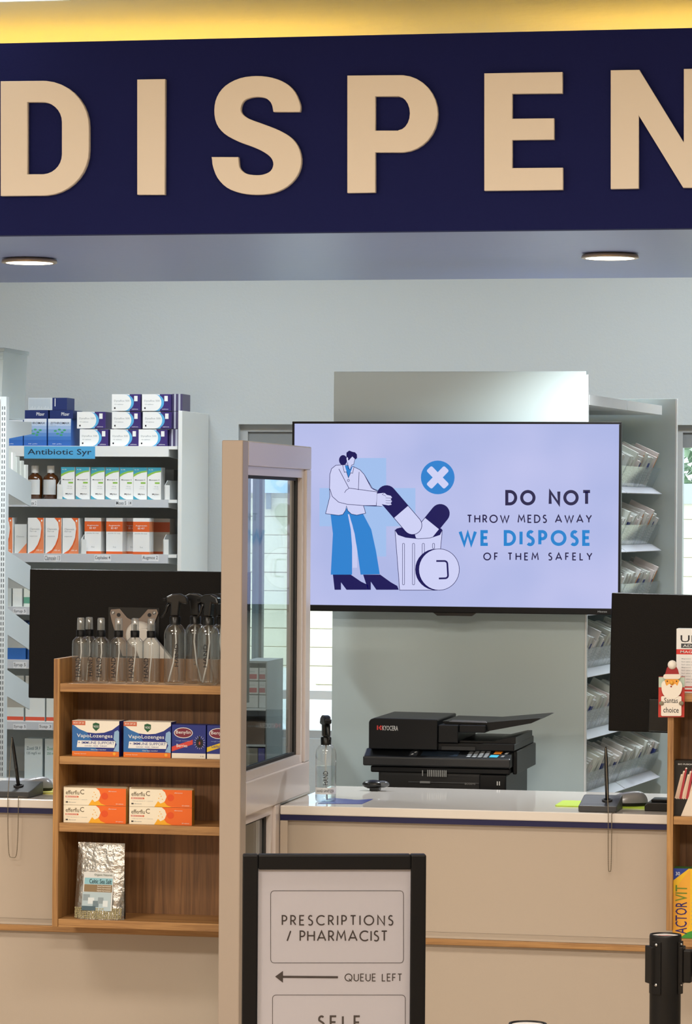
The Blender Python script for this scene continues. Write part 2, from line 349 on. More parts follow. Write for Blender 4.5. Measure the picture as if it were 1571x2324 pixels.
# ---------------------------------------------------------------- sign letters
M_let = mat('FFF2E0', 0.5, name='letter_cream')
def letter(ch, outs, label):
    c = bpy.data.curves.new('l', 'CURVE'); c.dimensions = '2D'; c.fill_mode = 'BOTH'; c.extrude = .009; c.bevel_depth = 0.0008; c.bevel_resolution = 0
    allp = [[at(p[0], p[1], BY0 - .02) for p in o_] for o_ in outs]; cx = sum(p.x for p in allp[0]) / len(allp[0]); cz = min(p.z for p in allp[0])
    for o_ in allp:
        s = c.splines.new('POLY'); s.points.add(len(o_) - 1); s.use_cyclic_u = True
        for q, p in zip(s.points, o_): q.co = (p.x - cx, p.z - cz, 0, 1)
    ob = bpy.data.objects.new('l', c); me = bpy.data.meshes.new_from_object(ob); bpy.data.objects.remove(ob)
    me.transform(Matrix.Rotation(R(90), 4, 'X')); me.materials.clear(); me.materials.append(M_let)
    o_ = put(me, 'sign_letter', None, (cx, BY0 - .0102, cz)); tag(o_, label, 'letter')
letter('D', [[(2, 185), (98, 184)] + arc(98, 288, 103, 104, -86, 0, 9)[0:] + [(201, 340)] + arc(98, 340, 103, 103, 0, 86, 9) + [(98, 443), (2, 444)],
             [(61, 231), (96, 231)] + arc(96, 277, 45, 46, -86, 0, 7) + [(141, 350)] + arc(96, 350, 45, 46, 0, 86, 7) + [(96, 396), (61, 396)]], 'large cream letter D on the navy bulkhead')
letter('I', [[(312, 181), (374, 180), (373, 441), (312, 441)]], 'large cream letter I on the navy bulkhead')
S = catmull([(681, 248), (680, 235), (668, 208), (648, 189), (618, 177), (583, 173), (545, 178), (512, 195), (493, 220), (487, 250), (492, 280), (510, 303), (540, 320), (575, 333), (600, 345), (616, 358), (621, 373), (615, 388), (600, 396), (582, 398), (560, 395), (546, 385), (541, 374)], 3, True)
S2 = catmull([(482, 364), (484, 378), (494, 403), (515, 425), (545, 437), (582, 441), (620, 437), (652, 422), (674, 398), (683, 370), (679, 340), (663, 315), (635, 297), (600, 283), (565, 270), (548, 257), (546, 243), (553, 228), (568, 221), (585, 219), (603, 222), (615, 232), (620, 245)], 3, True)
letter('S', [[(680, 253)] + S + [(540, 357), (481, 357)] + S2 + [(621, 253)]], 'large cream letter S on the navy bulkhead')
letter('P', [[(789, 172), (910, 171)] + arc(910, 258, 83, 87, -86, 86, 16) + [(910, 345), (851, 345), (851, 436), (789, 437)],
             [(851, 218), (905, 218)] + arc(903, 257, 28, 39, -86, 86, 10) + [(905, 297), (851, 297)]], 'large cream letter P on the navy bulkhead')
letter('E', [[(1100, 167), (1276, 164), (1276, 211), (1162, 212), (1162, 270), (1257, 269), (1257, 316), (1162, 317), (1162, 382), (1277, 381), (1277, 430), (1100, 432)]], 'large cream letter E on the navy bulkhead')
letter('N', [[(1387, 160), (1451, 159), (1553, 326), (1553, 157), (1614, 156), (1614, 425), (1551, 425), (1449, 259), (1449, 427), (1387, 428)]], 'large cream letter N cut by the right edge of the bulkhead sign')

# ---------------------------------------------------------------- counters
CZ = at(1050, 1838, -.02).z; CD = 0.62
PX1 = at(548, 1500, -.46).x; PX0 = at(500, 1500, -.46).x
TZ1 = at(1100, 2124, 0).z; TZ0 = at(1100, 2144, 0).z
def counter(x0, x1, label, endcap):
    c = (x0 + x1) / 2; h = (x1 - x0) / 2; root = thing('service_counter', label, 'counter', (c, 0, 0))
    MB().rbox(-h, -.02, CZ - .024, h, CD, CZ, M_top if False else M_top, .003).build('worktop', root)
    MB().box(-h, -.016, CZ - .0385, h, -.0, CZ - .0242, M_blue).build('blue_stripe', root)
    MB().box(-h + (.012 if endcap else 0), 0.0, TZ1 + .0065, h, .02, CZ - .025, M_lam).build('front_panel', root)
    MB().prism([(-.030, TZ1 - .006), (-.030, TZ1), (.02, TZ1 + .010), (.02, TZ1 - .006)], -h, h, M_lam, 'x').build('ledge', root)
    MB().rbox(-h, -.034, TZ0, h, .02, TZ1 - .0065, M_wh, .002).build('wood_trim', root)
    MB().box(-h, -.012, 0.0, h, .01, TZ0 - .0005, M_lam).build('lower_panel', root)
    MB().box(-h, .02, .08, -h + .02, CD - .02, CZ - .025, M_lam).box(h - .02, .02, .08, h, CD - .02, CZ - .025, M_lam).build('end_panel', root)
    return root
counter(XL + .02, PX0 - .002, 'long cream counter with blue stripe behind the left wooden rack', False)
rc = counter(PX1 + .002, XR - .02, 'cream service counter with blue stripe under the wall screen', True)
# ---------------------------------------------------------------- glass partition
PT = at(524, 999, -.46).z; y0, y1 = -.46, .35; yL = -.002
root = thing('glass_partition', 'tall glazed partition with warm white frame standing beside the counter', 'partition', ((PX0 + PX1) / 2, -.46, 0)); T = (PX1 - PX0) / 2
L = y1 - y0; zt = CZ + .004
MB().rbox(-T, 0, 0, T, .062, PT, mat('AE9F91', .35), .003).build('post', root)
MB().rbox(-T, .0625, PT - .062, T, L, PT, M_alu, .003).build('top_rail', root)
MB().rbox(-T, L - .058, zt + .085, T, L, PT - .0625, M_alu, .003).build('end_stile', root)
MB().rbox(-T, .0625, zt, T, L, zt + .0845, M_alu, .003).build('middle_rail', root)
def pane_set(ya, yb, za, zb, nm):
    g = MB(); bw, gw = .022, .008; q = T - .008
    for sx in (-1, 1):
        a, b_ = sorted((sx * (q - .012), sx * q))
        g.box(a, ya, zb - bw, b_, yb, zb, M_alu).box(a, ya, za, b_, yb, za + bw, M_alu).box(a, ya, za + bw, b_, ya + bw * .4, zb - bw, M_alu).box(a, yb - bw, za + bw, b_, yb, zb - bw, M_alu)
    g.build('glazing_bead', root)
    k = MB(); a, b_ = -q + .013, q - .013; ya2, yb2, za2, zb2 = ya + bw * .4, yb - bw, za + bw, zb - bw
    k.box(a, ya2, zb2 - gw, b_, yb2, zb2, M_gask).box(a, ya2, za2, b_, yb2, za2 + gw, M_gask).box(a, ya2, za2 + gw, b_, ya2 + .004, zb2 - gw, M_gask).box(a, yb2 - gw * 2.4, za2 + gw, b_, yb2, zb2 - gw, M_gask)
    k.build('gasket', root)
    MB().box(-.003, ya2 + .004, za2 + gw, .003, yb2 - gw * 2.4, zb2 - gw, M_glass).build(nm, root)
pane_set(.0625, L - .0585, zt + .085, PT - .0625, 'upper_pane')
MB().rbox(-T, .46 - .062, 0.0, T, .4575, zt - .0005, M_alu, .003).build('lower_stile', root)
MB().rbox(-T, .0625, 0.0, T, .46 - .0625, .1, M_alu, .003).build('bottom_rail', root)
pane_set(.0625, .46 - .0625, .1005, zt - .0005, 'lower_pane')
# end trim of right counter
MB().rbox(-.5 * .02, -.018, 0, .5 * .02, -.0125, CZ - .0395, M_lam, .001).build('corner_trim', rc, (PX1 + .012 - rc.location.x, -.0, 0))

# ---------------------------------------------------------------- product helper
class Prod:      # carton: front face at y=0, x centred, base z=0; print in 0..1 face coordinates
    def __init__(s, w_, h, d, body, top=None, side=None):
        s.b = MB(); s.w, s.h, s.d = w_, h, d; W2 = w_ / 2
        v = [(-W2, 0, 0), (W2, 0, 0), (W2, d, 0), (-W2, d, 0), (-W2, 0, h), (W2, 0, h), (W2, d, h), (-W2, d, h)]
        s.b.add(v, [(0, 3, 2, 1), (0, 1, 5, 4), (2, 3, 7, 6), (3, 0, 4, 7)], body); s.b.add(v, [(1, 2, 6, 5)], side or body); s.b.add(v, [(4, 5, 6, 7)], top or body)
    def p(s, pts, m, k=1): s.b.flat([((x - .5) * s.w, z * s.h) for x, z in pts], -.0002 * k, m); return s
    def r(s, x0, z0, x1, z1, m, k=1): return s.p([(x0, z0), (x1, z0), (x1, z1), (x0, z1)], m, k)
    def e(s, cx, cz, rx, rz, m, k=1, a0=0, a1=360, n=20): return s.p(arc(cx, cz, rx, rz, a0, a1, n)[:-1] if a1 - a0 >= 360 else arc(cx, cz, rx, rz, a0, a1, n), m, k)
    def t(s, body, x0, z0, x1, z1, m, k=2, vert=False): s.b.text(body, (x0 - .5) * s.w, z0 * s.h, (x1 - .5) * s.w, z1 * s.h, -.0002 * k, m, vert); return s
    def side(s, z0, z1, m): W2 = s.w / 2 + .0002; s.b.add([(W2, 0, z0 * s.h), (W2, s.d, z0 * s.h), (W2, s.d, z1 * s.h), (W2, 0, z1 * s.h)], [(0, 1, 2, 3)], m); return s
    def me(s, name): return s.b.build(name, normals=False, me_only=True)
def stand(me, name, u0, u1, Y, z, label, cat, group=None, rz=0, dy=0):
    o_ = put(me, name, None, (at((u0 + u1) / 2, 1400, Y).x, Y + dy, z), (0, 0, rz)); return tag(o_, label, cat, group)
# ================================================================ BACK-WALL SHELVING
SY = 3.68; sc = scale_at(200, SY)
EX = at(408, 1100, SY).x
X0s = XL + .35; root = thing('shelving_unit', 'white metal shelving of boxed medicines against the back wall, left', 'shelving', ((X0s + EX) / 2, SY, 0)); hx = (EX - X0s) / 2
EPZ = at(408, 932, SY).z
MB().rbox(hx - .008, 0, 0, hx + .008, BACK - SY - .003, EPZ, M_white, .002).build('end_panel', root)
MB().box(-hx, BACK - SY - .02, 0, hx - .009, BACK - SY - .004, at(200, 960, BACK).z, mat('C2C6C4', .5)).build('back_panel', root)
SHX = at(382, 1100, SY).x - (X0s + EX) / 2
shelf_v = [(1012, 1036), (1133, 1151), (1257, 1277), (1379, 1397), (1500, 1520), (1641, 1659), (1772, 1790)]
SZ = []
for i, (va, vb) in enumerate(shelf_v):
    z1 = at(200, va, SY).z; z0 = at(200, vb, SY).z; SZ.append(z1)
    sh = MB().box(-hx, .006, z1 - .012, hx - .012, BACK - SY - .021, z1, M_white).box(-hx, 0, z0, SHX, .006, z1, M_white if i == 0 else mat('C4CAD2', .4)).build('shelf', root)
    bk = MB(); d = BACK - SY - .022
    bk.prism([(0.007, z1 - .0125), (0.007, z0), (d, z0 - .02), (d, z1 - .0125)], SHX - .003, SHX, M_white, 'x'); bk.build('bracket', root)
    if i in (1, 2, 3, 4, 5):
        lw = mat('E2E6EC', .4); lt = mat('5A5F66', .6)
        for (ua, ub, txt) in ([(58, 84, 'Bronox 2'), (262, 300, 'Moxo S  14')] if i == 1 else [(100, 138, 'Clamoxin 13'), (214, 252, 'Cephalex 4'), (322, 360, 'Augmox 2')] if i == 2 else [(30, 60, 'Syrup 5'), (88, 118, 'Susp 3')]):
            lb = MB(); xa, xb, za, zb = rect(ua, va + 2, ub, vb - 3, SY); cxx = (X0s + EX) / 2
            lb.flat([(xa - cxx, za), (xb - cxx, za), (xb - cxx, zb), (xa - cxx, zb)], -.0005, lw); lb.text(txt, xa - cxx + .003, za + .004, xb - cxx - .003, zb - .004, -.001, lt)
            lb.build('price_label', root)
def divider(ua, ub, va, vb, Y, sz, clearm=False):
    xa = at(ub, 1200, Y).x - (X0s + EX) / 2
    zb = at((ua + ub) / 2, va, Y).z; h = zb - sz
    MB().prism([(.008, sz + .0005), (.008, sz + h * .72), (.05, sz + h), (.22, sz + h), (.22, sz + .0005)], xa - .001, xa + .001, M_white, 'x').box(xa, .008, sz + .0005, xa + .02, .010, sz + h * .75, M_white).build('divider', root)
divider(366, 372, 1090, 1133, SY, SZ[1]); divider(364, 370, 1213, 1256, SY, SZ[2]); divider(120, 128, 1088, 1133, SY, SZ[1]); divider(178, 183, 1213, 1256, SY, SZ[2])
# blue shelf sign
xa, xb, za, zb = rect(55, 1013, 216, 1041, SY); m = MB(); sb = mat('4FA6DA', .5)
m.box(-(xb - xa) / 2, -.001, 0, (xb - xa) / 2, 0, zb - za, sb); m.text('Antibiotic Syr', -(xb - xa) / 2 + .014, .009, (xb - xa) / 2 - .014, zb - za - .010, -.0014, mat('10223A', .6))
tag(m.build('shelf_sign', None, ((xa + xb) / 2, SY - .0005, za)), 'blue paper sign reading Antibiotic Syr on the top shelf edge', 'sign')
# products ------------------------------------------------------
gr = mat('9AA3A8', .6); nv = mat('1B2F6B', .45)
# top shelf: blue cartons
p = Prod(54 / sc, 62 / sc, .13, mat('2F66B8', .5), top=nv); lb_ = mat('DCE6F2', .5)
for k in range(6): p.r(0, .22 + k * .13, 1, .22 + (k + 1) * .13, mat((60 + k * 32, 118 + k * 22, 196 + k * 9), .5))
p.t('ZITHROMAX', .1, .8, .93, .88, K); p.t('250 mg', .1, .72, .35, .76, gr)
for a, b_ in ((.32, .55), (.5, .6), (.62, .5), (.42, .45), (.58, .4), (.72, .58)): p.e(a, b_, .07, .035, mat('3FA070', .5), 2, n=8)
p.t('00 pills', .2, .05, .6, .09, lb_, 3); zme = p.me('medicine_carton')
for i, (a, b_) in enumerate(((-4, 50), (50, 104), (105, 159))): stand(zme, 'medicine_carton', a, b_, SY + .02, SZ[0], ['blue and white carton with green motif at the left end of the top shelf', 'middle blue and white carton with green motif on the top shelf', 'blue and white carton with green motif beside the purple boxes'][i], 'carton', 'blue and white cartons on the top shelf')
p = Prod(55 / sc, 19 / sc, .13, nv).t('Pfizer', .5, .35, .85, .75, Wt); nme = p.me('medicine_carton')
for i, (a, b_) in enumerate(((52, 107), (108, 164))): stand(nme, 'medicine_carton', a, b_, SY + .03, SZ[0] + 62.4 / sc, ['flat navy carton lying on the blue cartons, left', 'flat navy carton lying on the blue cartons, right'][i], 'carton', 'flat navy cartons')
p = Prod(92 / sc, 28 / sc, .1, mat('C8D2DA', .35), side=nv).r(.62, 0, 1, 1, nv)
for k in range(16): p.r(.03 + k * .034, .12 + (k * 7 % 5) * .05, .045 + k * .034, .9, mat('A9B8C6', .4), 2)
p.r(.68, .3, .7, .95, Wt, 2); stand(p.me('medicine_carton'), 'medicine_carton', 59, 151, SY + .035, SZ[0] + 82 / sc, 'shrink-wrapped white and navy carton topmost above the navy cartons', 'carton')
# purple / white boxes
pu = mat('3A2B72', .35); lbl = mat('58AEE0', .4)
p = Prod(67 / sc, 38 / sc, .12, Wt, side=pu); p.r(.62, 0, 1, 1, pu, 1)
p.p([(.45, 0), (.62, 0)] + [(1 - .27, .5)][:0] + arc(.45, .5, .32, .5, -60, 60, 10) + [(.45, 1)], lbl, 2); p.p([(0, 0), (.42, 0)] + arc(.42, .5, .26, .5, -80, 80, 10) + [(.42, 1), (0, 1)], Wt, 3)
p.t('Dynaflox 500', .08, .52, .62, .66, gr, 4); p.t('10 tablets', .1, .36, .4, .43, gr, 4); p.r(.78, .58, .9, .9, Wt, 3); p.t('tablets', .7, .08, .92, .14, Wt, 3); p.r(.08, .12, .13, .22, K, 4)
dme = p.me('medicine_carton')
wrap = clear('shrink_wrap', (235, 240, 245), .10, .6, .18, .10)
dy_ = [(170, 238, 1), (176, 245, 0), (250, 316, 2), (318, 385, 2), (250, 317, 1), (320, 387, 1), (250, 310, 0), (311, 378, 0)]
lbs = ['upper purple and white box of the leftmost pair', 'lower purple and white box of the leftmost pair', 'topmost purple and white box of the middle stack', 'topmost purple and white box of the right stack', 'middle purple and white box of the middle stack', 'middle purple and white box of the right stack', 'bottom purple and white box of the middle stack', 'bottom purple and white box of the right stack']
for (a, b_, lv), l_ in zip(dy_, lbs): stand(dme, 'medicine_carton', a, b_, SY + .03, SZ[0] + lv * (40 / sc), l_, 'carton', 'purple and white cartons on the top shelf')
for lv in (0, 1, 2):
    x = at([386, 392, 392][lv], 1000, SY + .03).x; zz = SZ[0] + lv * 40 / sc
    q = Prod(.04, 39 / sc, .12, mat('4A4468', .4)); q.r(.2, .0, .35, 1, mat('C6CAD8', .3)).r(.6, .0, .8, 1, mat('B7BBCB', .3))
    tag(put(q.me('medicine_carton'), 'medicine_carton', None, (x + .012, SY + .05, zz)), 'shrink-wrapped purple carton end at the %s of the rightmost stack' % ['bottom', 'middle', 'top'][lv], 'carton', 'purple and white cartons on the top shelf')
# shelf 2: amber bottles + green/teal cartons
amb = mat('4A2608', .18, spec=.7)
def amber(u0, u1, label):
    s2 = sc; rr = (u1 - u0) / 2 / s2; xx = at((u0 + u1) / 2, 1100, SY + .05).x
    root = thing('medicine_bottle', label, 'bottle', (xx, SY + .05, SZ[1]), 0, 'amber syrup bottles')
    MB().lathe([(rr * .9, 0), (rr, .004), (rr, 46 / s2), (rr * .85, 52 / s2), (rr * .45, 57 / s2), (rr * .42, 60 / s2)], amb, n=20).build('bottle_body', root)
    MB().lathe([(rr * .5, 59.5 / s2), (rr * .5, 75 / s2), (rr * .44, 76 / s2)], Wt, n=20).build('cap', root)
    a = MB(); vs_ = []; n = 8
    for k in range(n + 1):
        t = R(-90 - 55 + 110 * k / n); vs_ += [((rr + .0006) * math.cos(t), (rr + .0006) * math.sin(t), 10 / s2), ((rr + .0006) * math.cos(t), (rr + .0006) * math.sin(t), 44 / s2)]
    a.add(vs_, [(2 * k, 2 * k + 2, 2 * k + 3, 2 * k + 1) for k in range(n)], mat('C9CDCF', .6)).build('bottle_label', root)
for i, (a, b_) in enumerate(((26, 60), (62, 97), (98, 133))): amber(a, b_, ['amber syrup bottle at the left end, partly hidden by sloping brackets', 'amber syrup bottle with white cap, middle of the three', 'amber syrup bottle with white cap beside the green and white cartons'][i])
tl = mat('3F9FB8', .45); gn = mat('8CC04A', .45)
p = Prod(31.5 / sc, 73 / sc, .06, Wt)
p.p([(0, .78), (0, 1), (1, 1), (1, .9), (.6, .88), (.3, .84)], tl); p.p([(0, .7), (0, .78), (.3, .84), (.6, .88), (1, .9), (1, .86), (.6, .83), (.3, .78)], gn); p.p([(0, 0), (0, .12), (.3, .03), (.5, 0)], tl)
p.t('Moxopan S', .12, .58, .88, .63, K); p.r(.55, .49, .9, .54, gn, 2); p.t('125 mg', .5, .38, .8, .42, gr); p.t('oral susp.', .45, .32, .85, .35, gr); p.t('Mylan', .35, .13, .85, .19, K); p.t('Rx 100', .1, .91, .4, .94, Wt, 3)
mme = p.me('medicine_carton')
for i, (a, b_) in enumerate(((136, 167), (169, 201), (204, 235), (237, 268), (270, 300), (301, 331), (333, 363))):
    stand(mme, 'medicine_carton', a, b_, SY + .02 + (0 if i < 2 else .012), SZ[1], '%s teal and green topped syrup carton from the left on the second shelf' % ORD[i], 'carton', 'teal and green topped syrup cartons')
for i, a in enumerate((372,)):
    q = Prod(.05, 70 / sc, .06, mat('A8ACA9', .5)); stand(q.me('medicine_carton'), 'medicine_carton', a - 4, a + 16, SY + .24, SZ[1], 'grey carton at the back right corner of the second shelf', 'carton')
# shelf 3: white/orange
og = mat('E0632A', .45); og2 = mat('E88A5C', .45)
p = Prod(38 / sc, 81 / sc, .06, Wt)
p.p([(.55, 1), (.98, 1), (1, .0), (.05, 0), (.4, .1), (.62, .25), (.78, .45), (.84, .7), (.78, .88)], og); p.p([(.8, .88), (.98, .99), (.98, 0), (.35, 0), (.6, .14), (.8, .35), (.9, .6)], og2, 2)
p.t('Clamoxin', .12, .66, .72, .71, gr); p.t('Syrup', .12, .6, .55, .64, gr); p.t('suspension', .12, .46, .6, .5, gr); p.t('100 ml', .55, .07, .9, .11, Wt, 3); p.e(.86, .92, .05, .03, Wt, 3, n=8)
ome = p.me('medicine_carton')
for i, (a, b_) in enumerate(((-10, 28), (61, 99), (101, 139), (140, 178))): stand(ome, 'medicine_carton', a, b_, SY + .02, SZ[2], ['orange swirl carton at the left edge behind the slotted upright', 'white carton with orange swirl, leftmost of the three beside each other', 'white carton with orange swirl, middle of three', 'white carton with orange swirl beside the orange banded cartons'][i], 'carton', 'white cartons with an orange swirl')
p = Prod(29 / sc, 66 / sc, .06, mat('D5DADA', .5)); p.p([(.3, 0), (1, .35), (1, 0)], og2); p.t('Clamox', .15, .55, .8, .6, gr); stand(p.me('medicine_carton'), 'medicine_carton', 31, 60, SY + .03, SZ[2], 'short white carton with orange corner, left of the taller swirl cartons', 'carton')
p = Prod(38.5 / sc, 82 / sc, .06, Wt); p.r(0, .62, 1, .9, og).r(0, 0, 1, .07, og); p.t('Augmentin', .15, .76, .85, .81, Wt); p.t('BD 457', .3, .69, .7, .74, Wt); p.t('powder for susp.', .12, .55, .88, .59, gr); p.t('70 ml', .42, .17, .6, .21, gr); p.side(.62, .9, og2); p.side(0, .07, og2)
ame = p.me('medicine_carton')
for i, (a, b_, dy) in enumerate(((190, 228.5, 0), (239, 277.5, 0), (278.5, 317, .065), (300, 338.5, -.02))): stand(ame, 'medicine_carton', a, b_, SY + .03 + dy, SZ[2], ['orange banded white carton, first from the left on the third shelf', 'orange banded white carton, second from the left on the third shelf', 'orange banded white carton half hidden behind the rightmost one', 'orange banded white carton standing furthest right and forward'][i], 'carton', 'orange banded cartons')
p = Prod(46 / sc, 81 / sc, .08, mat('C9C0B4', .4)); p.r(0, .62, 1, .9, mat('C4572C', .4)).r(0, 0, 1, .07, mat('C4572C', .4)); stand(p.me('medicine_carton'), 'medicine_carton', 339, 385, SY + .13, SZ[2], 'shaded orange banded carton at the right end of the third shelf', 'carton')  # banded carton copy with shade painted into its body and band colours
# lower shelves
def plain(u0, u1, hpx, lev, col, label, text=None, tm=None, band=None, Y=.03):
    p = Prod((u1 - u0) / sc, hpx / sc, .08, col)
    if band: p.r(0, band[0], 1, band[1], band[2])
    if text:
        for k, tx in enumerate(text): p.t(tx, .12, .72 - k * .13, .12 + min(.78, .1 * len(tx)), .80 - k * .13, tm or gr)
    stand(p.me('medicine_carton'), 'medicine_carton', u0, u1, SY + Y, SZ[lev], label, 'carton')
plain(0, 26, 78, 3, mat('B9C0BE', .5), 'grey-white carton left of the monitor on the fourth shelf'); plain(28, 50, 66, 3, mat('DDE2E0', .5), 'white carton beside the monitor edge on the fourth shelf'); plain(53, 80, 72, 3, mat('D7E0D8', .5), 'pale carton with green corner partly behind the monitor', band=(.1, .3, mat('5FA088', .5)))
plain(-10, 60, 60, 4, mat('2E6CB8', .45), 'bright blue carton on the fifth shelf left of the monitor', band=(.0, .5, mat('2560A8', .45))); 
p = Prod(60 / sc, 28 / sc, .08, nv); p.t('Rx', .6, .3, .8, .6, Wt); stand(p.me('medicine_carton'), 'medicine_carton', 0, 60, SY + .03, SZ[4] + 60.3 / sc, 'navy carton lying on the bright blue carton', 'carton')
plain(62, 110, 85, 4, mat('20508F', .45), 'dark blue carton mostly hidden by the monitor')
rd = mat('D8553A', .5)
plain(10, 56, 104, 5, mat('D3DAD8', .5), 'tall white carton with red base band on the sixth shelf', ['Syrup'], band=(.02, .1, rd)); plain(58, 104, 104, 5, mat('DCE2E1', .5), 'white carton with red base band under the monitor corner', None, band=(.02, .1, rd)); plain(106, 140, 104, 5, mat('D9DDD8', .5), 'white carton with red base band beside the wooden rack', band=(.02, .1, rd))
plain(57, 99, 92, 6, mat('C6D2D4', .5), 'pale carton reading 125 mg above the left computer mouse', ['Zoxtil SR F', '125 mg/5 ml'], mat('4F6B74', .6)); plain(103, 145, 92, 6, mat('C6D2D4', .5), 'pale carton reading 250 mg beside the left rack', ['Zoxtil SR F', '250 mg/5 ml'], mat('3F8B6A', .6))

# ================================================================ SLOTTED GONDOLA, far left
GY = 1.30; gx = at(11, 1400, GY).x; gz = at(6, 900, GY).z; s3 = scale_at(10, GY)
root = thing('slotted_rack', 'white slotted metal rack with sloping shelves at the left edge', 'shelving', (gx, GY, 0))
m = MB(); dk = mat('50565A', .6)
M_rk = mat('BAC3C7', .45); m.box(-.018, 0, 0, 0, .03, gz, M_rk).build('upright', root)
m = MB(); z = gz - .03
while z > .7: m.box(-.0135, -.0006, z - .010, -.0105, .0, z, dk).box(-.0065, -.0006, z - .010, -.0035, .0, z, dk); z -= .0165
m.build('slots', root); MB().box(-.45, .012, .1, -.019, .02, gz, mat('D2DADC', .5)).build('back_panel', root)
bm_ = [(962, 1000), (1058, 1152), (1250, 1343), (1382, 1478), (1520, 1612)]
lv = [(951, 978, 0), (1060, 1150, 1), (1250, 1340, 1), (1380, 1475, 1), (1520, 1610, 1)]
dd = .24
for va, vb, sl in lv:
    zA = at(12, va, GY + .03).z; zB = at(50, vb, GY + .03 + dd).z
    if sl: prof = [(.03, zA), (.03, zA - 60 / s3), (dd + .03, zB), (dd + .03, zB + 58 / s3), (dd + .022, zB + 58 / s3)]
    else: prof = [(.03, zA - .005), (.03, zA - .06), (dd + .03, zA - 30 / s3), (dd + .03, zA - 2 / s3)]
    MB().prism(prof, -.0045, -.001, M_rk, 'x').build('shelf_bracket', root)
    zs = (zA - 45 / s3) if sl else zA - .03
    MB().prism([(.03, zs), (dd + .03, (zB + .012) if sl else zA - .03), (dd + .03, (zB + .006) if sl else zA - .036), (.03, zs - .006)], -.45, -.005, M_white, 'x').build('shelf', root)
M_bin = clear('bin_plastic', (235, 245, 246), 0.12, 0.8, 0.1, 0.3)
# clear bin on top
bz = at(30, 950, GY + .1).z; m = MB(); bh = 160 / s3; xa, xb = -.12, at(60, 870, GY + .27).x - gx
for q in (0, .006, .012): m.rbox(xa, .02 - q * .5, bz + bh - .012 - q * 2, xb, .03 - q * .5, bz + bh - .004 - q * 2, M_bin, .001)
m.prism([(xa, bz), (xb - .01, bz), (xb, bz + bh), (xa, bz + bh)], .022, .27, M_bin, 'y'); m.rbox(xa, .018, bz + bh - .012, xb + .004, .275, bz + bh, M_bin, .002)
tag(m.build('storage_bin', None, (gx, GY + .01, 0)), 'tall clear plastic bin standing on top of the slotted rack', 'bin')
for i, (va, vb) in enumerate(((1012, 1090), )):
    z0 = at(30, 1095, GY + .1).z; q = MB()
    for k in range(5): q.M = Matrix.Translation((0.004, .05 + k * .045, z0 - k * .012 + .02)); q.box(-.07, 0, 0, 0, .028, .085, mat(('C9CFC9', 'DCE0DC', 'BFC6C2')[k % 3], .5))
    tag(q.build('medicine_packet', None, (gx - .012, GY, 0)), 'pale packets leaning in the second tier of the slotted rack', 'packet', kind='stuff')

# ================================================================ WHITE PANEL, TV, RIGHT SHELVING ROW
PY = 1.28; xa, xb, za, zb = rect(755, 843, 1328, 1790, PY)
m = MB().rbox(xa, PY, 0, xb, PY + .018, zb, M_pan, .001); root = thing('display_panel', 'large pale grey panel standing behind the wall screen and printer', 'panel', ((xa + xb) / 2, PY, 0))
h = (xb - xa) / 2; MB().rbox(-h, 0, 0, h, .018, zb, M_pan, .001).build('board', root); MB().rbox(h + .0002, .0, 0, h + .006, .02, zb - .01, M_white, .001).build('edge_strip', root)
# row of bins
A = R(6.4); rowo = at(1334, 1400, PY + .03); rdir = Vector((math.sin(A), math.cos(A), 0)); rn = Vector((math.cos(A), -math.sin(A), 0))
BL = .5
ROWM = Matrix(((rdir.x, rn.x, 0, rowo.x), (rdir.y, rn.y, 0, rowo.y), (0, 0, 1, 0), (0, 0, 0, 1)))
# local: x along the row (away), y towards the aisle (+X side), z up. handedness flipped but fine
ROWM = Matrix(((-rn.x, rdir.x, 0, rowo.x), (-rn.y, rdir.y, 0, rowo.y), (0, 0, 1, 0), (0, 0, 0, 1)))  # x: into the shelf (away from aisle), y: along the row
RANG = math.atan2(-rn.y, -rn.x)
root = thing('shelving_row', 'white shelving row of tilted clear bins full of small packets', 'shelving', (rowo.x, rowo.y, 0), RANG)
# with rotation RANG about z, local x = -rn ; local y = rotate(+90) = ( rn.y, -rn.x ) = -rdir -> so row runs to negative local y
hz = EYE; levels = [.066, -.117, -.30, -.483, -.667, -.852]
NL = 2
for b_ in range(NL):
    ya = -b_ * BL - .004; yb = -(b_ + 1) * BL + .004
    MB().box(0, yb, hz + .352 - .030, .006, ya, hz + .352, M_white).box(.006, yb, hz + .352 - .030, .42, ya, hz + .352 - .018, M_white).build('top_shelf', root)
    for z in levels:
        Z = hz + z
        MB().box(0.03, yb, Z + .014, .42, ya, Z + .02, M_white).build('shelf', root)
        MB().prism([(0.03, Z + .020), (.03, Z + .014), (.0, Z - .002), (-.002, Z)], yb, ya, mat('DDE2EE', .25), 'y').build('label_strip', root)
        m = MB(); m.prism([(.030, Z + .0205), (.033, Z + .0205), (.004, Z + .083), (.001, Z + .083)], yb, ya, M_acr, 'y')
        for k in range(3):
            yy = ya - .003 - k * (BL - .014) / 2; m.prism([(.034, Z + .0205), (.30, Z + .0205), (.30, Z + .085), (.006, Z + .082)], yy - .002, yy, M_acr, 'y')
        m.build('clear_bin', root)
for yy in (-NL * BL,): MB().box(.40, yy, 0, .42, 0, hz + .34, M_white).build('back_panel', root)
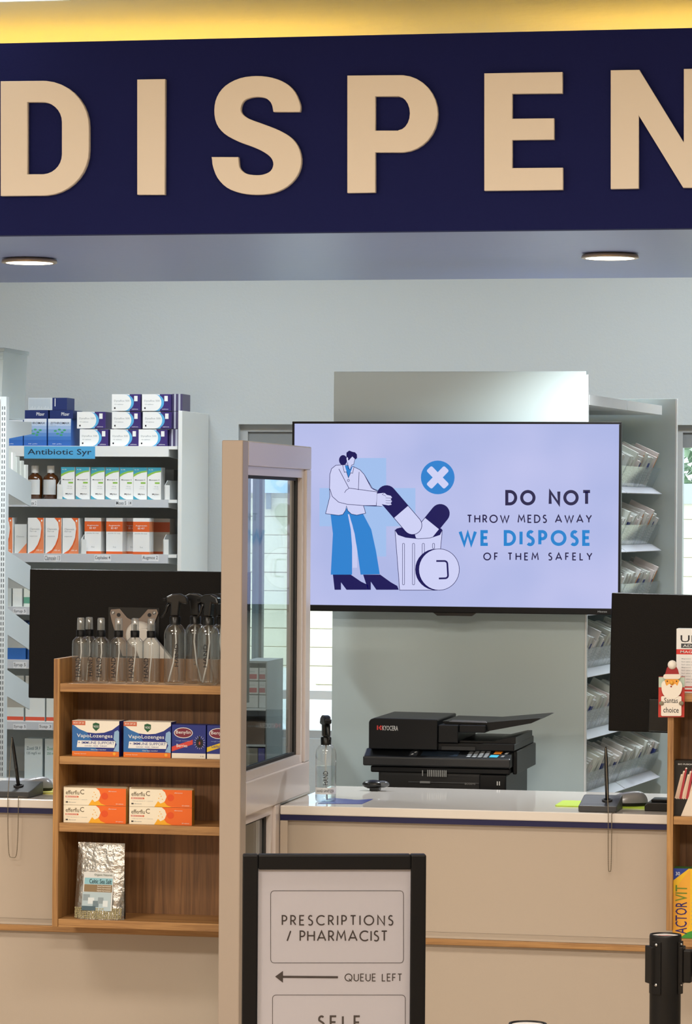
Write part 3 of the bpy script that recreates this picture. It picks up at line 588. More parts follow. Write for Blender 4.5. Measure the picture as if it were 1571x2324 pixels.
# packets
pal = ['E6EAEA', 'D8DEDC', 'F0F1F0', 'CDD5D2', 'E9E3E2', 'DCE6E0', 'C2C8C6']
def packet_me(w_, h, t, c, kind):
    q = MB(); c0 = mat(c, .5); q.box(0, -t, 0, w_, 0, h, c0)
    dkt = mat('4A5254', .6)
    if kind == 1:
        q.add([(.01, .0002, h * .55), (w_ - .02, .0002, h * .55), (w_ - .02, .0002, h * .85), (.01, .0002, h * .85)], [(0, 1, 2, 3)], mat('6E7672', .6))
    if kind == 2:
        q.box(-.0003, -t * .9, h * .5, 0, -t * .1, h * .9, mat('D9862E', .5))
    if kind == 3:
        q.box(-.0003, -t, h * .6, w_, .0003, h * .8, mat('2A3F8C', .5))
    for k in range(4): q.box(-.0004, -t * .75, h * (.2 + .09 * k), 0, -t * (.3 + .1 * (k % 2)), h * (.225 + .09 * k), dkt)
    return q.build('medicine_packet', me_only=True)
PK = [packet_me(random.uniform(.07, .10), random.uniform(.085, .125), random.uniform(.012, .026), pal[i % 7], (0, 1, 0, 0, 2, 0, 3, 0, 1, 0)[i % 10]) for i in range(20)]
lvn = ['top', 'second', 'third', 'fourth', 'fifth', 'lowest']
cosA = Matrix.Rotation(RANG, 4, 'Z'); base = Matrix.Translation((rowo.x, rowo.y, 0)) @ cosA
cnt = 0
for li, z in enumerate(levels):
    y = -.01; k = 0
    while y > -NL * BL + .045:
        me = PK[random.randrange(20)]; tz = -min(v.co.y for v in me.vertices)
        bay = int(-y / BL); tilt = R(random.uniform(21, 27)); 
        Mx = base @ Matrix.Translation((.036 + random.uniform(0, .008), y, hz + z + .0215)) @ Matrix.Rotation(-tilt, 4, 'Y')
        o_ = bpy.data.objects.new('medicine_packet', me); scene.collection.objects.link(o_); o_.matrix_world = Mx
        k += 1; cnt += 1
        tag(o_, 'pale packet leaning in the %s tier of clear bins, %s from the panel' % (lvn[li], (ORD[k - 1] if k <= 14 else 'number %d' % k) if False else ('%dth' % k if k > 14 else ORD[k - 1])), 'packet', 'pale medicine packets in the clear bins')
        if random.random() < .35:
            me2 = PK[random.randrange(20)]
        y -= tz + .002 + random.uniform(.0, .006)
        if abs(y + BL) < .03: y = -BL - .02
# far end panel
ep = base @ Vector((0, -NL * BL - .012, 0)); EY = ep.y
xa = at(1380, 1200, EY + .01).x; xb = at(1531, 1200, EY + .01).x; zb = at(1450, 905, EY + .01).z
hw = .24; root = thing('side_panel', 'tall grey-white panel closing the far end of the bin shelving row', 'panel', (xb - hw * math.cos(A), EY + .008 - (xb - hw - ep.x) * math.sin(A), 0), -A)
MB().rbox(-hw, 0.004, 0, hw, .02, zb, M_pan, .001).build('board', root); MB().rbox(hw - .0, .002, 0, hw + .005, .022, zb, M_white, .001).build('edge_strip', root)

# ---------------------------------------------------------------- TV
TY = 1.17
xa, xb, za, zb = rect(662, 957, 1409, 1391, TY); root = thing('television', 'wide screen television showing a blue do not throw meds away slide', 'television', ((xa + xb) / 2, TY, za)); cx_, cz_ = (xa + xb) / 2, za; H = zb - za; W = (xb - xa) / 2
m = MB(); bz_ = .0065; bb = .0185
m.rbox(-W, 0, 0, W, .012, bb, M_black, .002).rbox(-W, 0, H - bz_, W, .012, H, M_black, .001).rbox(-W, 0, bb, -W + bz_, .012, H - bz_, M_black, .001).rbox(W - bz_, 0, bb, W, .012, H - bz_, M_black, .001).build('bezel', root)
MB().rbox(-W + .002, .012, .002, W - .002, .045, H - .002, M_black, .004).build('rear_housing', root)
MB().box(-.15, .0452, H * .3, .15, .11, H * .75, mat('222222', .5, metal=.5)).build('wall_bracket', root)
a, b_ = at(983, 1396, TY).x - cx_, at(1080, 1396, TY).x - cx_
MB().prism([(a, 0.0), (a + .012, -.009), (b_ - .012, -.009), (b_, 0.0)], .002, .02, M_blk2).build('sensor_bump', root)
sc_bg = bpy.data.materials.new('screen_lit'); sc_bg.use_nodes = True; nt = sc_bg.node_tree; bs = nt.nodes['Principled BSDF']
tc = nt.nodes.new('ShaderNodeTexCoord'); nz = nt.nodes.new('ShaderNodeTexNoise'); nz.inputs['Scale'].default_value = 3; cr = nt.nodes.new('ShaderNodeValToRGB')
cr.color_ramp.elements[0].position = .3; cr.color_ramp.elements[1].position = .7; cr.color_ramp.elements[0].color = lin((172, 182, 228)); cr.color_ramp.elements[1].color = lin((194, 197, 238))
nt.links.new(tc.outputs['Object'], nz.inputs['Vector']); nt.links.new(nz.outputs['Fac'], cr.inputs[0]); nt.links.new(cr.outputs[0], bs.inputs['Emission Color'])
bs.inputs['Emission Strength'].default_value = 1; bs.inputs['Base Color'].default_value = (0, 0, 0, 1); bs.inputs['Specular IOR Level'].default_value = .15; bs.inputs['Roughness'].default_value = .3
MB().box(-W + bz_, .003, bb, W - bz_, .0115, H - bz_, sc_bg).build('screen', root)
def em(c): return mat(c, .4, emit=1.0)
E_bg, E_ink, E_blue, E_pale, E_pale2, E_dk = em((197, 201, 240)), em((12, 6, 84)), em((40, 128, 206)), em((160, 190, 236)), em((205, 208, 244)), em((28, 22, 70))
art = MB()
def A2(x, y): p_ = at(660 + x / 2.067, 950 + y / 2.067, TY + .0025); return (p_.x - cx_, p_.z - cz_)
def ap(pts, m_, k): art.flat([A2(*q) for q in pts], .0028 - k * .0002, m_)
def al(pts, w_, m_, k, closed=False):
    for q in ribbon(pts, w_, closed): ap(q, m_, k)
ap([(293, 185), (448, 185), (448, 647), (293, 647)], E_pale, 1); ap([(135, 326), (585, 326), (585, 505), (135, 505)], E_pale, 1.3)
# trousers
ap([(186, 440), (270, 420), (284, 520), (288, 600), (288, 732), (188, 732), (198, 540)], E_blue, 3)
ap([(262, 415), (340, 448), (378, 520), (400, 620), (418, 730), (328, 732), (310, 600), (290, 500)], E_blue, 3)
ap([(268, 448), (275, 450), (300, 540), (312, 620), (312, 700), (290, 700), (288, 600), (282, 520)], E_bg, 3.5)
# shoes
ap([(198, 732), (282, 732), (330, 765), (362, 780), (366, 803), (262, 803), (236, 768), (236, 803), (206, 803)], E_ink, 4)
ap([(340, 732), (420, 732), (470, 768), (500, 785), (507, 803), (402, 803), (376, 765), (376, 803), (364, 803), (352, 770)], E_ink, 4)
# coat
coat = catmull([(240, 216), (205, 222), (186, 245), (182, 320), (186, 360)], 1)
coat = [(250, 216), (212, 219), (192, 235), (184, 262), (182, 330), (184, 365), (164, 446), (225, 454), (245, 450), (258, 430), (262, 410), (268, 432), (285, 448), (310, 453), (352, 444), (342, 408), (404, 408), (406, 340), (385, 330), (345, 262), (325, 240), (296, 226), (285, 222)]
ap(coat, E_pale2, 5); al(coat, 2.4, E_ink, 6, True)
al([(184, 330), (195, 365), (225, 392), (265, 402), (342, 408), (430, 412)], 2.4, E_ink, 6); al([(226, 236), (273, 326), (406, 344)], 2.4, E_ink, 6); al([(273, 328), (260, 336), (253, 348)], 2.2, E_ink, 6); al([(321, 250), (318, 335)], 2.2, E_ink, 6); al([(325, 240), (345, 262), (378, 325), (410, 338)], 2.2, E_ink, 6.5)
ap([(406, 340), (432, 345), (430, 412), (402, 408)], E_pale2, 6.2); al([(408, 340), (402, 408)], 2.2, E_ink, 7)
ap([(254, 220), (292, 222), (271, 278)], E_blue, 7); al([(244, 218), (252, 252), (262, 250), (271, 278), (282, 254), (291, 256), (297, 228)], 2.2, E_ink, 8); al(arc(271, 290, 5, 5, 0, 360, 10)[:-1], 2, E_ink, 8, True)
# head
ap(arc(246, 195, 19, 24, 0, 360, 16)[:-1], E_ink, 7); ap([(262, 190), (278, 240), (292, 216), (298, 212), (303, 190), (300, 165), (270, 165)], E_pale2, 9); al([(268, 205), (270, 234), (280, 240), (286, 218), (296, 215), (302, 190)], 2, E_ink, 10)
ap([(262, 180), (262, 160), (275, 150), (290, 156), (302, 158), (311, 168), (312, 185), (304, 192), (290, 178), (282, 186), (274, 196), (262, 190)], E_ink, 10); ap(arc(266, 188, 4, 7, 0, 360, 8)[:-1], E_pale2, 11)
# pill in hand
def pill(ax, ay, bx, by, r, mid, k):
    d = Vector((bx - ax, by - ay)); ang = math.degrees(math.atan2(d.y, d.x)); mx, my = ax + d.x * mid, ay + d.y * mid; n_ = Vector((-d.y, d.x)).normalized() * r
    full = arc(ax, ay, r, r, ang + 90, ang + 270, 12) + arc(bx, by, r, r, ang - 90, ang + 90, 12)
    ap(full, E_pale2, k); al(full, 2.6, E_ink, k + .5, True)
    ap(arc(ax, ay, r, r, ang + 90, ang + 270, 12) + [(mx - n_.x, my - n_.y), (mx + n_.x, my + n_.y)], E_ink, k + 1)
ap([(492, 520), (710, 520), (707, 543), (655, 560), (600, 564), (540, 557), (495, 545)], E_ink, 6); ap(arc(602, 520, 109, 14, 0, 360, 20)[:-1], E_ink, 6.2)
pill(702, 445, 625, 540, 43, .5, 7); pill(450, 358, 572, 500, 44, .56, 9)
ap([(406, 352), (440, 348), (452, 358), (470, 362), (476, 370), (470, 378), (476, 388), (470, 396), (474, 404), (460, 407), (440, 404), (404, 396)], E_pale2, 12)
for yy in (372, 384, 395): al([(446, yy), (474, yy + 2)], 1.6, E_ink, 13)
al([(440, 348), (430, 356), (448, 364)], 1.6, E_ink, 13)
bin_ = [(490, 522), (505, 545), (540, 557), (600, 564), (655, 560), (700, 545), (712, 522), (700, 640), (690, 805), (512, 805)]
ap(bin_, E_pale2, 14); al([(490, 522), (512, 805), (690, 805)], 2.4, E_ink, 15); al([(712, 522), (704, 612)], 2.4, E_ink, 15); al([(490, 522), (505, 545), (540, 557), (600, 564), (655, 560), (700, 545), (712, 522)], 2.4, E_ink, 15)
for x_, b2 in ((530, 780), (577, 780), (623, 640), (671, 610)): al(arc(x_, 590, 5, 5, 180, 360, 6) + arc(x_, b2 - 5, 5, 5, 0, 180, 6), 2, E_ink, 15, True)
ap(arc(682, 708, 97, 97, 0, 360, 32)[:-1], E_ink, 16); ap(arc(697, 708, 95, 97, 0, 360, 32)[:-1], E_pale2, 17); al(arc(697, 708, 95, 97, 0, 360, 36)[:-1], 2.4, E_ink, 18, True)
al([(684, 668)] + arc(722, 682, 14, 14, -90, 0, 5) + [(739, 735)] + arc(726, 736, 13, 13, 0, 90, 5) + [(696, 750)], 8, E_ink, 19)
# cross sign
ap(arc(690, 276, 79, 79, 0, 360, 36)[:-1], E_blue, 4)
for sgn in (1, -1):
    q = rrect(-60, -17, 60, 17, 8); a_ = R(46 * sgn); ap([(690 + x_ * math.cos(a_) - y_ * math.sin(a_), 276 + x_ * math.sin(a_) + y_ * math.cos(a_)) for x_, y_ in q], E_pale2, 5 + sgn * .3)
art.build('slide_picture', root, normals=False)
for body, u0, u1, vt, vb, wf, mm in (('DO NOT', 1147, 1343, 1112, 1147, .2, E_dk), ('THROW MEDS AWAY', 1060, 1344, 1168, 1187, .155, E_dk), ('WE DISPOSE', 1041, 1342, 1203, 1239, .2, em((24, 128, 204))), ('OF THEM SAFELY', 1097, 1345, 1254, 1272, .155, E_dk)):
    tx = MB()
    for q in stroke_text(body, u0, u1, vt, vb, wf): tx.flat([(at(*c_, TY + .002).x - cx_, at(*c_, TY + .002).z - cz_) for c_ in q], .0022, mm)
    tx.build('slide_text', root, normals=False)
tx = MB(); a, b_, c_, d_ = rect(1357, 1386, 1378, 1390, TY); tx.text('Hisense', a - cx_, c_ - cz_, b_ - cx_, d_ - cz_, -.0006, mat('9A9A9A', .4))
tx.build('maker_mark', root, normals=False)

# ---------------------------------------------------------------- printer
QY = .70; s4 = scale_at(990, QY); px0 = at(823, 1800, QY).x; bz0 = at(990, 2003, QY).z
root = thing('printer', 'black multifunction office printer behind the counter', 'printer', (px0, QY, bz0))
def U(u): return (u - 823) / s4
def V(v): return (2003 - v) / s4
B1 = mat('0D0E10', .4, spec=.25); B2 = mat('0B0B0C', .5); B3 = mat('16181B', .35)
MB().rbox(U(855), .03, 0, U(1148), .42, V(1743), B2, .004).rbox(U(1090), .012, 0, U(1152), .42, V(1757), B1, .004).rbox(U(838), .02, V(1757), U(1160), .42, V(1742), B1, .004).build('body', root)
m = MB(); m.box(U(862), .028, V(1763), U(1090), .031, V(1757), B3)
for k in range(11): m.box(U(970 + k * 4.2), .0182, V(1764), U(972.2 + k * 4.2), .0196, V(1749), mat('A5A8A8', .5))
m.box(U(958), .0182, V(1763), U(960), .0196, V(1750), mat('A5A8A8', .5)).rbox(U(952), .022, V(1780), U(976), .029, V(1775), mat('8A8D90', .4), .001).box(U(925), .025, V(1778.5), U(1088), .0295, V(1776.5), mat('4B4E52', .4))
m.text('ECOSYS', U(1056), V(1781), U(1080), V(1777), .0246, mat('A0A0A0', .5)); m.box(U(1131), .011, V(1780), U(1133), .012, V(1771), Wt).box(U(1136), .011, V(1780), U(1138), .012, V(1771), Wt)
m.build('paper_exit', root)
# control deck slanted
m = MB(); m.prism([(0, V(1741)), (0, V(1720)), (.045, V(1704)), (.40, V(1704)), (.40, V(1741))], 0, U(1163), B3, 'x', r=.004); m.build('control_deck', root)
MB().rbox(U(1162), .05, V(1757), U(1172), .42, V(1704), B1, .003).build('side_cover', root)
sl = (V(1704) - V(1720)) / .045
def deck(u0, u1, t0, t1, mm, mb, lift=.0008):   # t: 0 front edge .. 1 rear edge of the slanted strip
    ya_, yb_ = .004 + t0 * .038, .004 + t1 * .038; f_ = lambda y_: V(1720) + y_ * sl + lift
    mb.add([(U(u0), ya_, f_(ya_)), (U(u1), ya_, f_(ya_)), (U(u1) + .004, yb_, f_(yb_)), (U(u0) + .004, yb_, f_(yb_))], [(0, 1, 2, 3)], mm)
m = MB(); deck(955, 1040, .1, .85, mat('26303C', .12), m); deck(928, 946, .05, .9, mat('3C4046', .4), m)
for r_i in range(4):
    for c_i in range(4): deck(1060 + c_i * 13 + r_i * 1.2, 1069 + c_i * 13 + r_i * 1.2, .05 + r_i * .24, .2 + r_i * .24, mat('A4A9AD', .4), m, .0014)
deck(932, 936, .2, .35, Wt, m, .0016); deck(938, 942, .5, .65, Wt, m, .0016)
deck(1121, 1138, .55, .9, mat('F08A24', .4), m, .0016); deck(1113, 1132, .05, .4, mat('3FA9C9', .4), m, .0016); deck(1139, 1146, .1, .35, mat('7A7E82', .4), m, .0016); deck(1146, 1153, .55, .8, mat('9A9EA2', .4), m, .0016)
m.build('buttons', root)
# scanner lid and feeder
MB().rbox(U(991), .03, V(1704), U(1168), .41, V(1687), B1, .003).rbox(U(1000), .026, V(1704), U(1080), .031, V(1694), B2, .002).build('scanner_lid', root)
adf = [(U(834), V(1703)), (U(834), V(1642)), (U(838), V(1636)), (U(846), V(1633)), (U(993), V(1634)), (U(993), V(1703))]
MB().prism(adf, .015, .33, B1, r=.003).build('feeder_cover', root)
m = MB(); m.rbox(U(993.5), .02, V(1686.5), U(1040), .33, V(1646), B1, .003).rbox(U(1040), .03, V(1663), U(1102), .33, V(1646), B1, .003); m.build('feeder_body', root)
m = MB(); m.prism([(U(1005), V(1645.5)), (U(1000), V(1639)), (U(1105), V(1640)), (U(1222), V(1628)), (U(1226), V(1629)), (U(1204), V(1640)), (U(1104), V(1660)), (U(1102), V(1645.5))], .05, .32, B1); m.build('input_tray', root)
MB().prism([(U(1015), V(1640)), (U(1022), V(1636)), (U(1100), V(1637)), (U(1103), V(1641))], .045, .0495, mat('6E7480', .4)).build('paper_guide', root)
MB().prism([(U(1041), V(1686.5)), (U(1041), V(1682)), (U(1120), V(1682)), (U(1160), V(1672)), (U(1170), V(1672)), (U(1170), V(1686.5))], .04, .36, B1).build('output_tray', root)
m = MB(); rdm = mat('C8332E', .5); y_ = .0146
m.text('KYOCERA', U(866), V(1661), U(902), V(1650), y_, mat('D8DADA', .5))
for q in ([(853, 1650), (856, 1650), (856, 1660), (853, 1660)], [(857, 1655), (862, 1649), (864, 1652), (861, 1655.3), (864, 1658), (862, 1661)], [(864.6, 1650), (865.4, 1650), (865.4, 1660), (864.6, 1660)]): m.flat([(U(a), V(b_)) for a, b_ in q], y_, rdm)
m.build('lettering', root, normals=False)
o = thing('printer_cabinet', 'low pale cabinet the printer stands on, behind the counter', 'cabinet', (px0 + .25, QY - .0, 0))
MB().box(-.3, .02, 0, .3, .5, bz0 - .02, M_lam).build('carcass', o); MB().box(-.31, 0, bz0 - .02, .31, .51, bz0, M_lam).build('cabinet_top', o)

# ---------------------------------------------------------------- monitors
def monitor(u0, u1, v0, v1, Y, label, roll, full=True):
    xa, xb, za, zb = rect(u0, v0, u1, v1, Y); W, H = (xb - xa) / 2, (zb - za)
    root = thing('monitor', label, 'monitor', ((xa + xb) / 2, Y, za)); root.rotation_euler = (0, roll, 0)
    mm = mat('0E0B09', .45, spec=.15, name='monitor_back', bump=.05, bscale=300)
    MB().rbox(-W, .0, 0, W, .03, H, mm, .003).build('back_cover', root)
    MB().box(-W, .0302, 0, W, .036, H, M_blk2).build('display', root)
    return root, xa, xb, za, zb
root, xa, xb, za, zb = monitor(65, 560, 1295, 1590, .26, 'dark computer monitor seen from behind, above the left wooden rack', R(.3))
cxx = (xa + xb) / 2
def ml(u, v, Y=.24): p_ = at(u, v, Y); return (p_.x - cxx, p_.z - za)
pts = [(248, 1384), (268, 1382), (285, 1402), (300, 1410), (315, 1402), (332, 1383), (352, 1383), (356, 1392), (345, 1420), (338, 1460), (330, 1490), (275, 1490), (262, 1450), (250, 1410), (246, 1392)]
st = mat('8C8078', .3, metal=.85)
MB().box(*ml(241, 1460)[:1], -.003, ml(241, 1460)[1], ml(357, 1380)[0], -.0005, ml(357, 1380)[1], M_blk2).build('recess_plate', root)
MB().prism([ml(*q) for q in pts], -.009, -.0035, st, r=.0008).build('mount_plate', root)
m = MB()
for u, v in ((253, 1391), (347, 1391)): a, b_ = ml(u, v); m.M = Matrix.Translation((a, -.009, b_)) @ Matrix.Rotation(R(90), 4, 'X'); m.lathe([(.005, 0), (.005, .002), (.002, .003)], M_chr, n=10)
for u, v in ((266, 1396), (336, 1396)): a, b_ = ml(u, v); m.M = Matrix.Translation((a, -.0088, b_)) @ Matrix.Rotation(R(90), 4, 'X'); m.lathe([(.0055, 0), (.0055, .0008)], K, n=12)
m.build('screws', root)
a, b_ = ml(318, 1440); arm = mat('D6D2CC', .3)
m = MB(); m.M = Matrix.Translation((a, -.02, b_)) @ Matrix.Rotation(R(90), 4, 'X'); m.lathe([(.03, -.010), (.036, 0), (.036, .02), (.03, .028), (0.001, .029)], arm, n=24); m.M = None
m.prism([(a - .02, b_ + .01), (a + .03, b_ + .02), (a + .10, b_ - .06), (a + .10, CZ - za + .001), (a + .03, CZ - za + .001), (a + .02, b_ - .08)], -.075, -.05, arm, r=.004)
m.rbox(a + .01, -.12, CZ - za + .0005, a + .12, -.02, CZ - za + .012, arm, .003); m.build('support_arm', root)
root, xa, xb, za, zb = monitor(1382, 1860, 1352, 1668, .26, 'black computer monitor seen from behind, above the right counter end', R(.0)); root.rotation_euler = (0, R(1.0), 0)
cxx = (xa + xb) / 2
a, b_ = ml(1471, 1664), ml(1530, 1590); MB().rbox(a[0], -.012, a[1] + .002, b_[0], -.0005, b_[1], M_blk2, .002).build('cable_cover', root)
MB().rbox(-.03, -.05, CZ - za + .001, .03, -.012, .15, M_black, .004).rbox(-.09, -.14, CZ - za + .001, .09, .04, CZ - za + .012, M_black, .004).build('stand', root)

# ---------------------------------------------------------------- wooden racks
RY = -.21; RB = -.036
def rack(u0, u1, vtop, vbot, ut, shelves, label, vback, closed_right=True):
    xa, xb, za, zb = rect(u0, vtop, u1, vbot, RY); c = (xa + xb) / 2; W = (xb - xa) / 2
    root = thing('wooden_rack', label, 'rack', (c, RY, za)); H = zb - za; t = .0155; D = RB - RY
    MB().rbox(-W, 0, 0, -W + t, D, H, M_wv, .001).build('side_panel', root)
    MB().rbox(W - t, 0, 0, W, D, H, M_wv, .001).build('side_panel', root)
    zbk = at((u0 + u1) / 2, vback, RB).z - za
    MB().box(-W, D, 0, W, D + .012, zbk, M_wb).build('back_board', root)
    tops = []
    for i, (va, vb) in enumerate(shelves):
        z1 = at(ut, va, RY).z - za; z0 = at(ut, vb, RY).z - za
        MB().rbox(-W + t + .0005, .002, z0, W - t - .0005, D - .0005, z1, M_wh, .001).build('shelf', root); tops.append(z1 + za)
    return root, tops, c, W
rk, RT_, rcx, rW = rack(120, 520, 1498, 2110, 300, [(1554, 1573), (1720, 1738), (1872, 1892), (2091, 2109)], 'oak display rack of lozenges and spray bottles left of the partition', 1494)
rk2, RT2, r2x, r2W = rack(1514, 1900, 1592, 2118, 1560, [(1575, 1593), (1854, 1872), (2132, 2150)], 'oak display rack cut off at the right edge', 1560)
sR = scale_at(300, RY)
# small mist bottles
def mist(u, dy, label, first=None):
    loc = (at(u, 1500, RY + .05 + dy).x, RY + .05 + dy, RT_[0] + .0003)
    if first: return dup(first, loc, R(random.uniform(-25, 25)), label, 'small clear mist bottles on the oak rack')
    root = thing('mist_bottle', label, 'bottle', loc, 0, 'small clear mist bottles on the oak rack'); s = sR
    r = 20 / s
    MB().lathe([(r * .8, .0), (r * .97, .003), (r, .008), (r, 88 / s), (r * .93, 97 / s), (r * .6, 104 / s), (r * .42, 107 / s)], M_pet, n=24).build('bottle_body', root)
    MB().lathe([(r * .5, 105.5 / s), (r * .52, 120 / s), (r * .45, 121 / s)], M_black, n=20).build('collar', root)
    MB().lathe([(r * .22, 121 / s), (r * .22, 134 / s), (r * .12, 136 / s)], M_black, n=12).build('nozzle', root)
    MB().lathe([(r * .44, 121.2 / s), (r * .42, 146 / s), (r * .36, 149 / s), (.0005, 149.5 / s)], clear('cap_clear', (240, 240, 240), .15, .9, .1, .12) if 'capc' not in MATS else MATS['capc'], n=20).build('cap', root)
    MB().tube([(0, 0, 105 / s), (.002, 0, 70 / s), (-.003, 0, 35 / s), (-.006, 0, .004)], .0016, mat('D8DADA', .4), n=6).build('dip_tube', root)
    a = MB(); a.text('HAND', -6 / s, 14 / s, 6 / s, 60 / s, -r - .0006, K, vert=True); a.text('mist', 12 / s * .4, 18 / s, 12 / s * .6, 30 / s, -r - .0006, K, vert=True); a.build('lettering', root)
    return root
m0 = mist(183, 0, 'clear mist bottle, leftmost in the front row on the oak rack')
for u, dy, l_ in ((202, .045, 'clear mist bottle behind the leftmost one'), (229, .004, 'clear mist bottle, second from the left in the front row'), (269, 0, 'clear mist bottle, third from the left in the front row'), (306, .003, 'clear mist bottle, fourth from the left in the front row'), (343, 0, 'clear mist bottle beside the trigger spray bottles')): mist(u, dy, l_, m0)
# trigger bottles
def trigger(loc, rz, label, h, r, liquid, group, labeltext=None):
    root = thing('spray_bottle', label, 'bottle', loc, rz, group)
    hb = h * .665
    MB().lathe([(r * .8, 0), (r * .97, .003), (r, .01), (r, hb * .82), (r * .93, hb * .9), (r * .7, hb * .97), (r * .45, hb)], M_pet, n=28).build('bottle_body', root)
    if liquid: MB().lathe([(r * .8, .002), (r * .94, .006), (r * .95, hb * liquid), (.0005, hb * liquid)], M_liq, n=28).build('liquid', root)
    MB().lathe([(r * .5, hb - .002), (r * .52, hb + h * .075), (r * .42, hb + h * .085)], M_blk2, n=24).build('collar', root)
    z = hb + h * .085; q = h * .25
    m = MB(); pts = [(-.012, z), (-.011, z + q * .55), (-.022, z + q * .62), (-.024, z + q * .84), (-.008, z + q * .97), (.012, z + q), (.030, z + q * .86), (.036, z + q * .6), (.030, z + q * .52), (.014, z + q * .6), (.010, z)]
    m.prism(pts, -.010, .010, M_blk2, r=.004); m.build('trigger_head', root)
    MB().prism([(-.024, z + q * .80), (-.032, z + q * .78), (-.032, z + q * .64), (-.022, z + q * .64)], -.007, .007, M_black, r=.001).build('nozzle', root)
    MB().tube([(-.014, 0, z + q * .58), (-.021, 0, z + q * .4), (-.024, 0, z + q * .2), (-.031, 0, z + q * .02), (-.038, 0, z - q * .08)], [.005, .0045, .004, .0035, .002], M_blk2, n=8).build('trigger', root)
    MB().tube([(0, 0, hb), (.003, 0, hb * .7), (-.004, 0, hb * .35), (-r * .6, 0, .006)], .0022, mat('D5D9DA', .4), n=6).build('dip_tube', root)
    if labeltext:
        s = MB(); n = 10; vs_ = []; s.M = Matrix.Rotation(-rz + PSI, 4, 'Z')
        for k in range(n + 1):
            t = R(-90 - 75 + 150 * k / n); vs_ += [((r + .0006) * math.cos(t), (r + .0006) * math.sin(t), h * .092), ((r + .0006) * math.cos(t), (r + .0006) * math.sin(t), h * .168)]
        s.add(vs_, [(2 * k, 2 * k + 2, 2 * k + 3, 2 * k + 1) for k in range(n)], Wt); s.text(labeltext, -r * .85, h * .115, r * .8, h * .148, -r - .0016, K); s.build('label_strip', root)
        t = MB(); t.M = Matrix.Rotation(-rz + PSI, 4, 'Z'); t.text('HAND', -.007, h * .2, .006, h * .36, -r - .0009, K, vert=True); t.build('lettering', root)
    else:
        t = MB(); t.text('HAND', .004, h * .2, .014, h * .45, -r - .0009, K, vert=True); t.build('lettering', root)
    return root
G = 'clear trigger spray bottles on the oak rack'
t0 = trigger((at(397, 1500, RY + .05).x, RY + .05, RT_[0] + .0003), R(5), 'clear trigger spray bottle beside the mist bottles', 207 / sR, 25 / sR, 0, G)
dup(t0, (at(443, 1500, RY + .105).x, RY + .105, RT_[0] + .0003), R(175), 'clear trigger spray bottle standing behind the front pair', G)
dup(t0, (at(473, 1500, RY + .045).x, RY + .045, RT_[0] + .0003), R(-20), 'clear trigger spray bottle nearest the partition post', G)
dup(t0, (at(502, 1500, RY + .11).x, RY + .11, RT_[0] + .0003), R(160), 'clear trigger spray bottle half hidden behind the post', G)
trigger((at(740, 1700, .12).x, .12, CZ + .0003), R(115), 'half full sanitizer spray bottle on the counter beside the partition', 196 / scale_at(740, .12), 23.5 / scale_at(740, .12), .62, None, 'HAND SANITIZER')
# lozenge boxes
navy2 = mat('1D2F86', .35); cyan = mat('3C86C8', .35); org = mat('E8792A', .4); cream = mat('F1EBDD', .5); dgreen = mat('1E5A3A', .4); rd2 = mat('D8453A', .4)
p = Prod(111 / sR, 81 / sR, .055, navy2, top=cream, side=navy2)
p.p([(0, 0.14), (0, .92), (.3, .7), (.55, .14)], mat('2C6BB0', .35)); p.r(0, 0, 1, .14, org); p.p([(0, .9), (0, 1), (1, 1), (1, .9), (.85, .75), (.68, .67), (.5, .65), (.32, .67), (.15, .76)], cream, 2)
p.p([(.44, .92), (.5, .95), (.58, .92), (.58, .8), (.51, .71), (.44, .8)], dgreen, 3); p.t('VICKS', .455, .81, .565, .87, Wt, 4); p.r(0, .87, .28, .99, mat('C9684A', .4), 3); p.t('BOX OF 20', .03, .91, .25, .96, cream, 4)
p.t('VapoLozenges', .1, .5, .86, .63, Wt, 3); p.p([(.1, .25), (.9, .25), (.93, .44), (.12, .44)], Wt, 3); p.t('+ IMMUNE SUPPORT', .13, .345, .9, .42, navy2, 4); p.t('COUGH - NOSE - THROAT', .27, .275, .75, .31, navy2, 4); p.t('Clear blue menthol', .4, .175, .72, .205, Wt, 3); p.t('honey lemon', .05, .05, .3, .085, cream, 3); p.e(.9, .08, .03, .045, mat('F4B23A', .4), 3)
p.p([(.9, .7), (.97, .75), (1, .7), (1, .14), (.88, .16), (.95, .35), (.88, .5)], mat('8FB6DC', .4), 3)
vme = p.me('lozenge_box'); z2 = RT_[1] + .0003
stand(vme, 'lozenge_box', 163, 275, RY + .02, z2, 'blue and orange lozenge box reading immune support, leftmost', 'box', 'blue and orange lozenge boxes'); stand(vme, 'lozenge_box', 281, 391, RY + .02, z2, 'blue and orange lozenge box beside the berries box', 'box', 'blue and orange lozenge boxes')
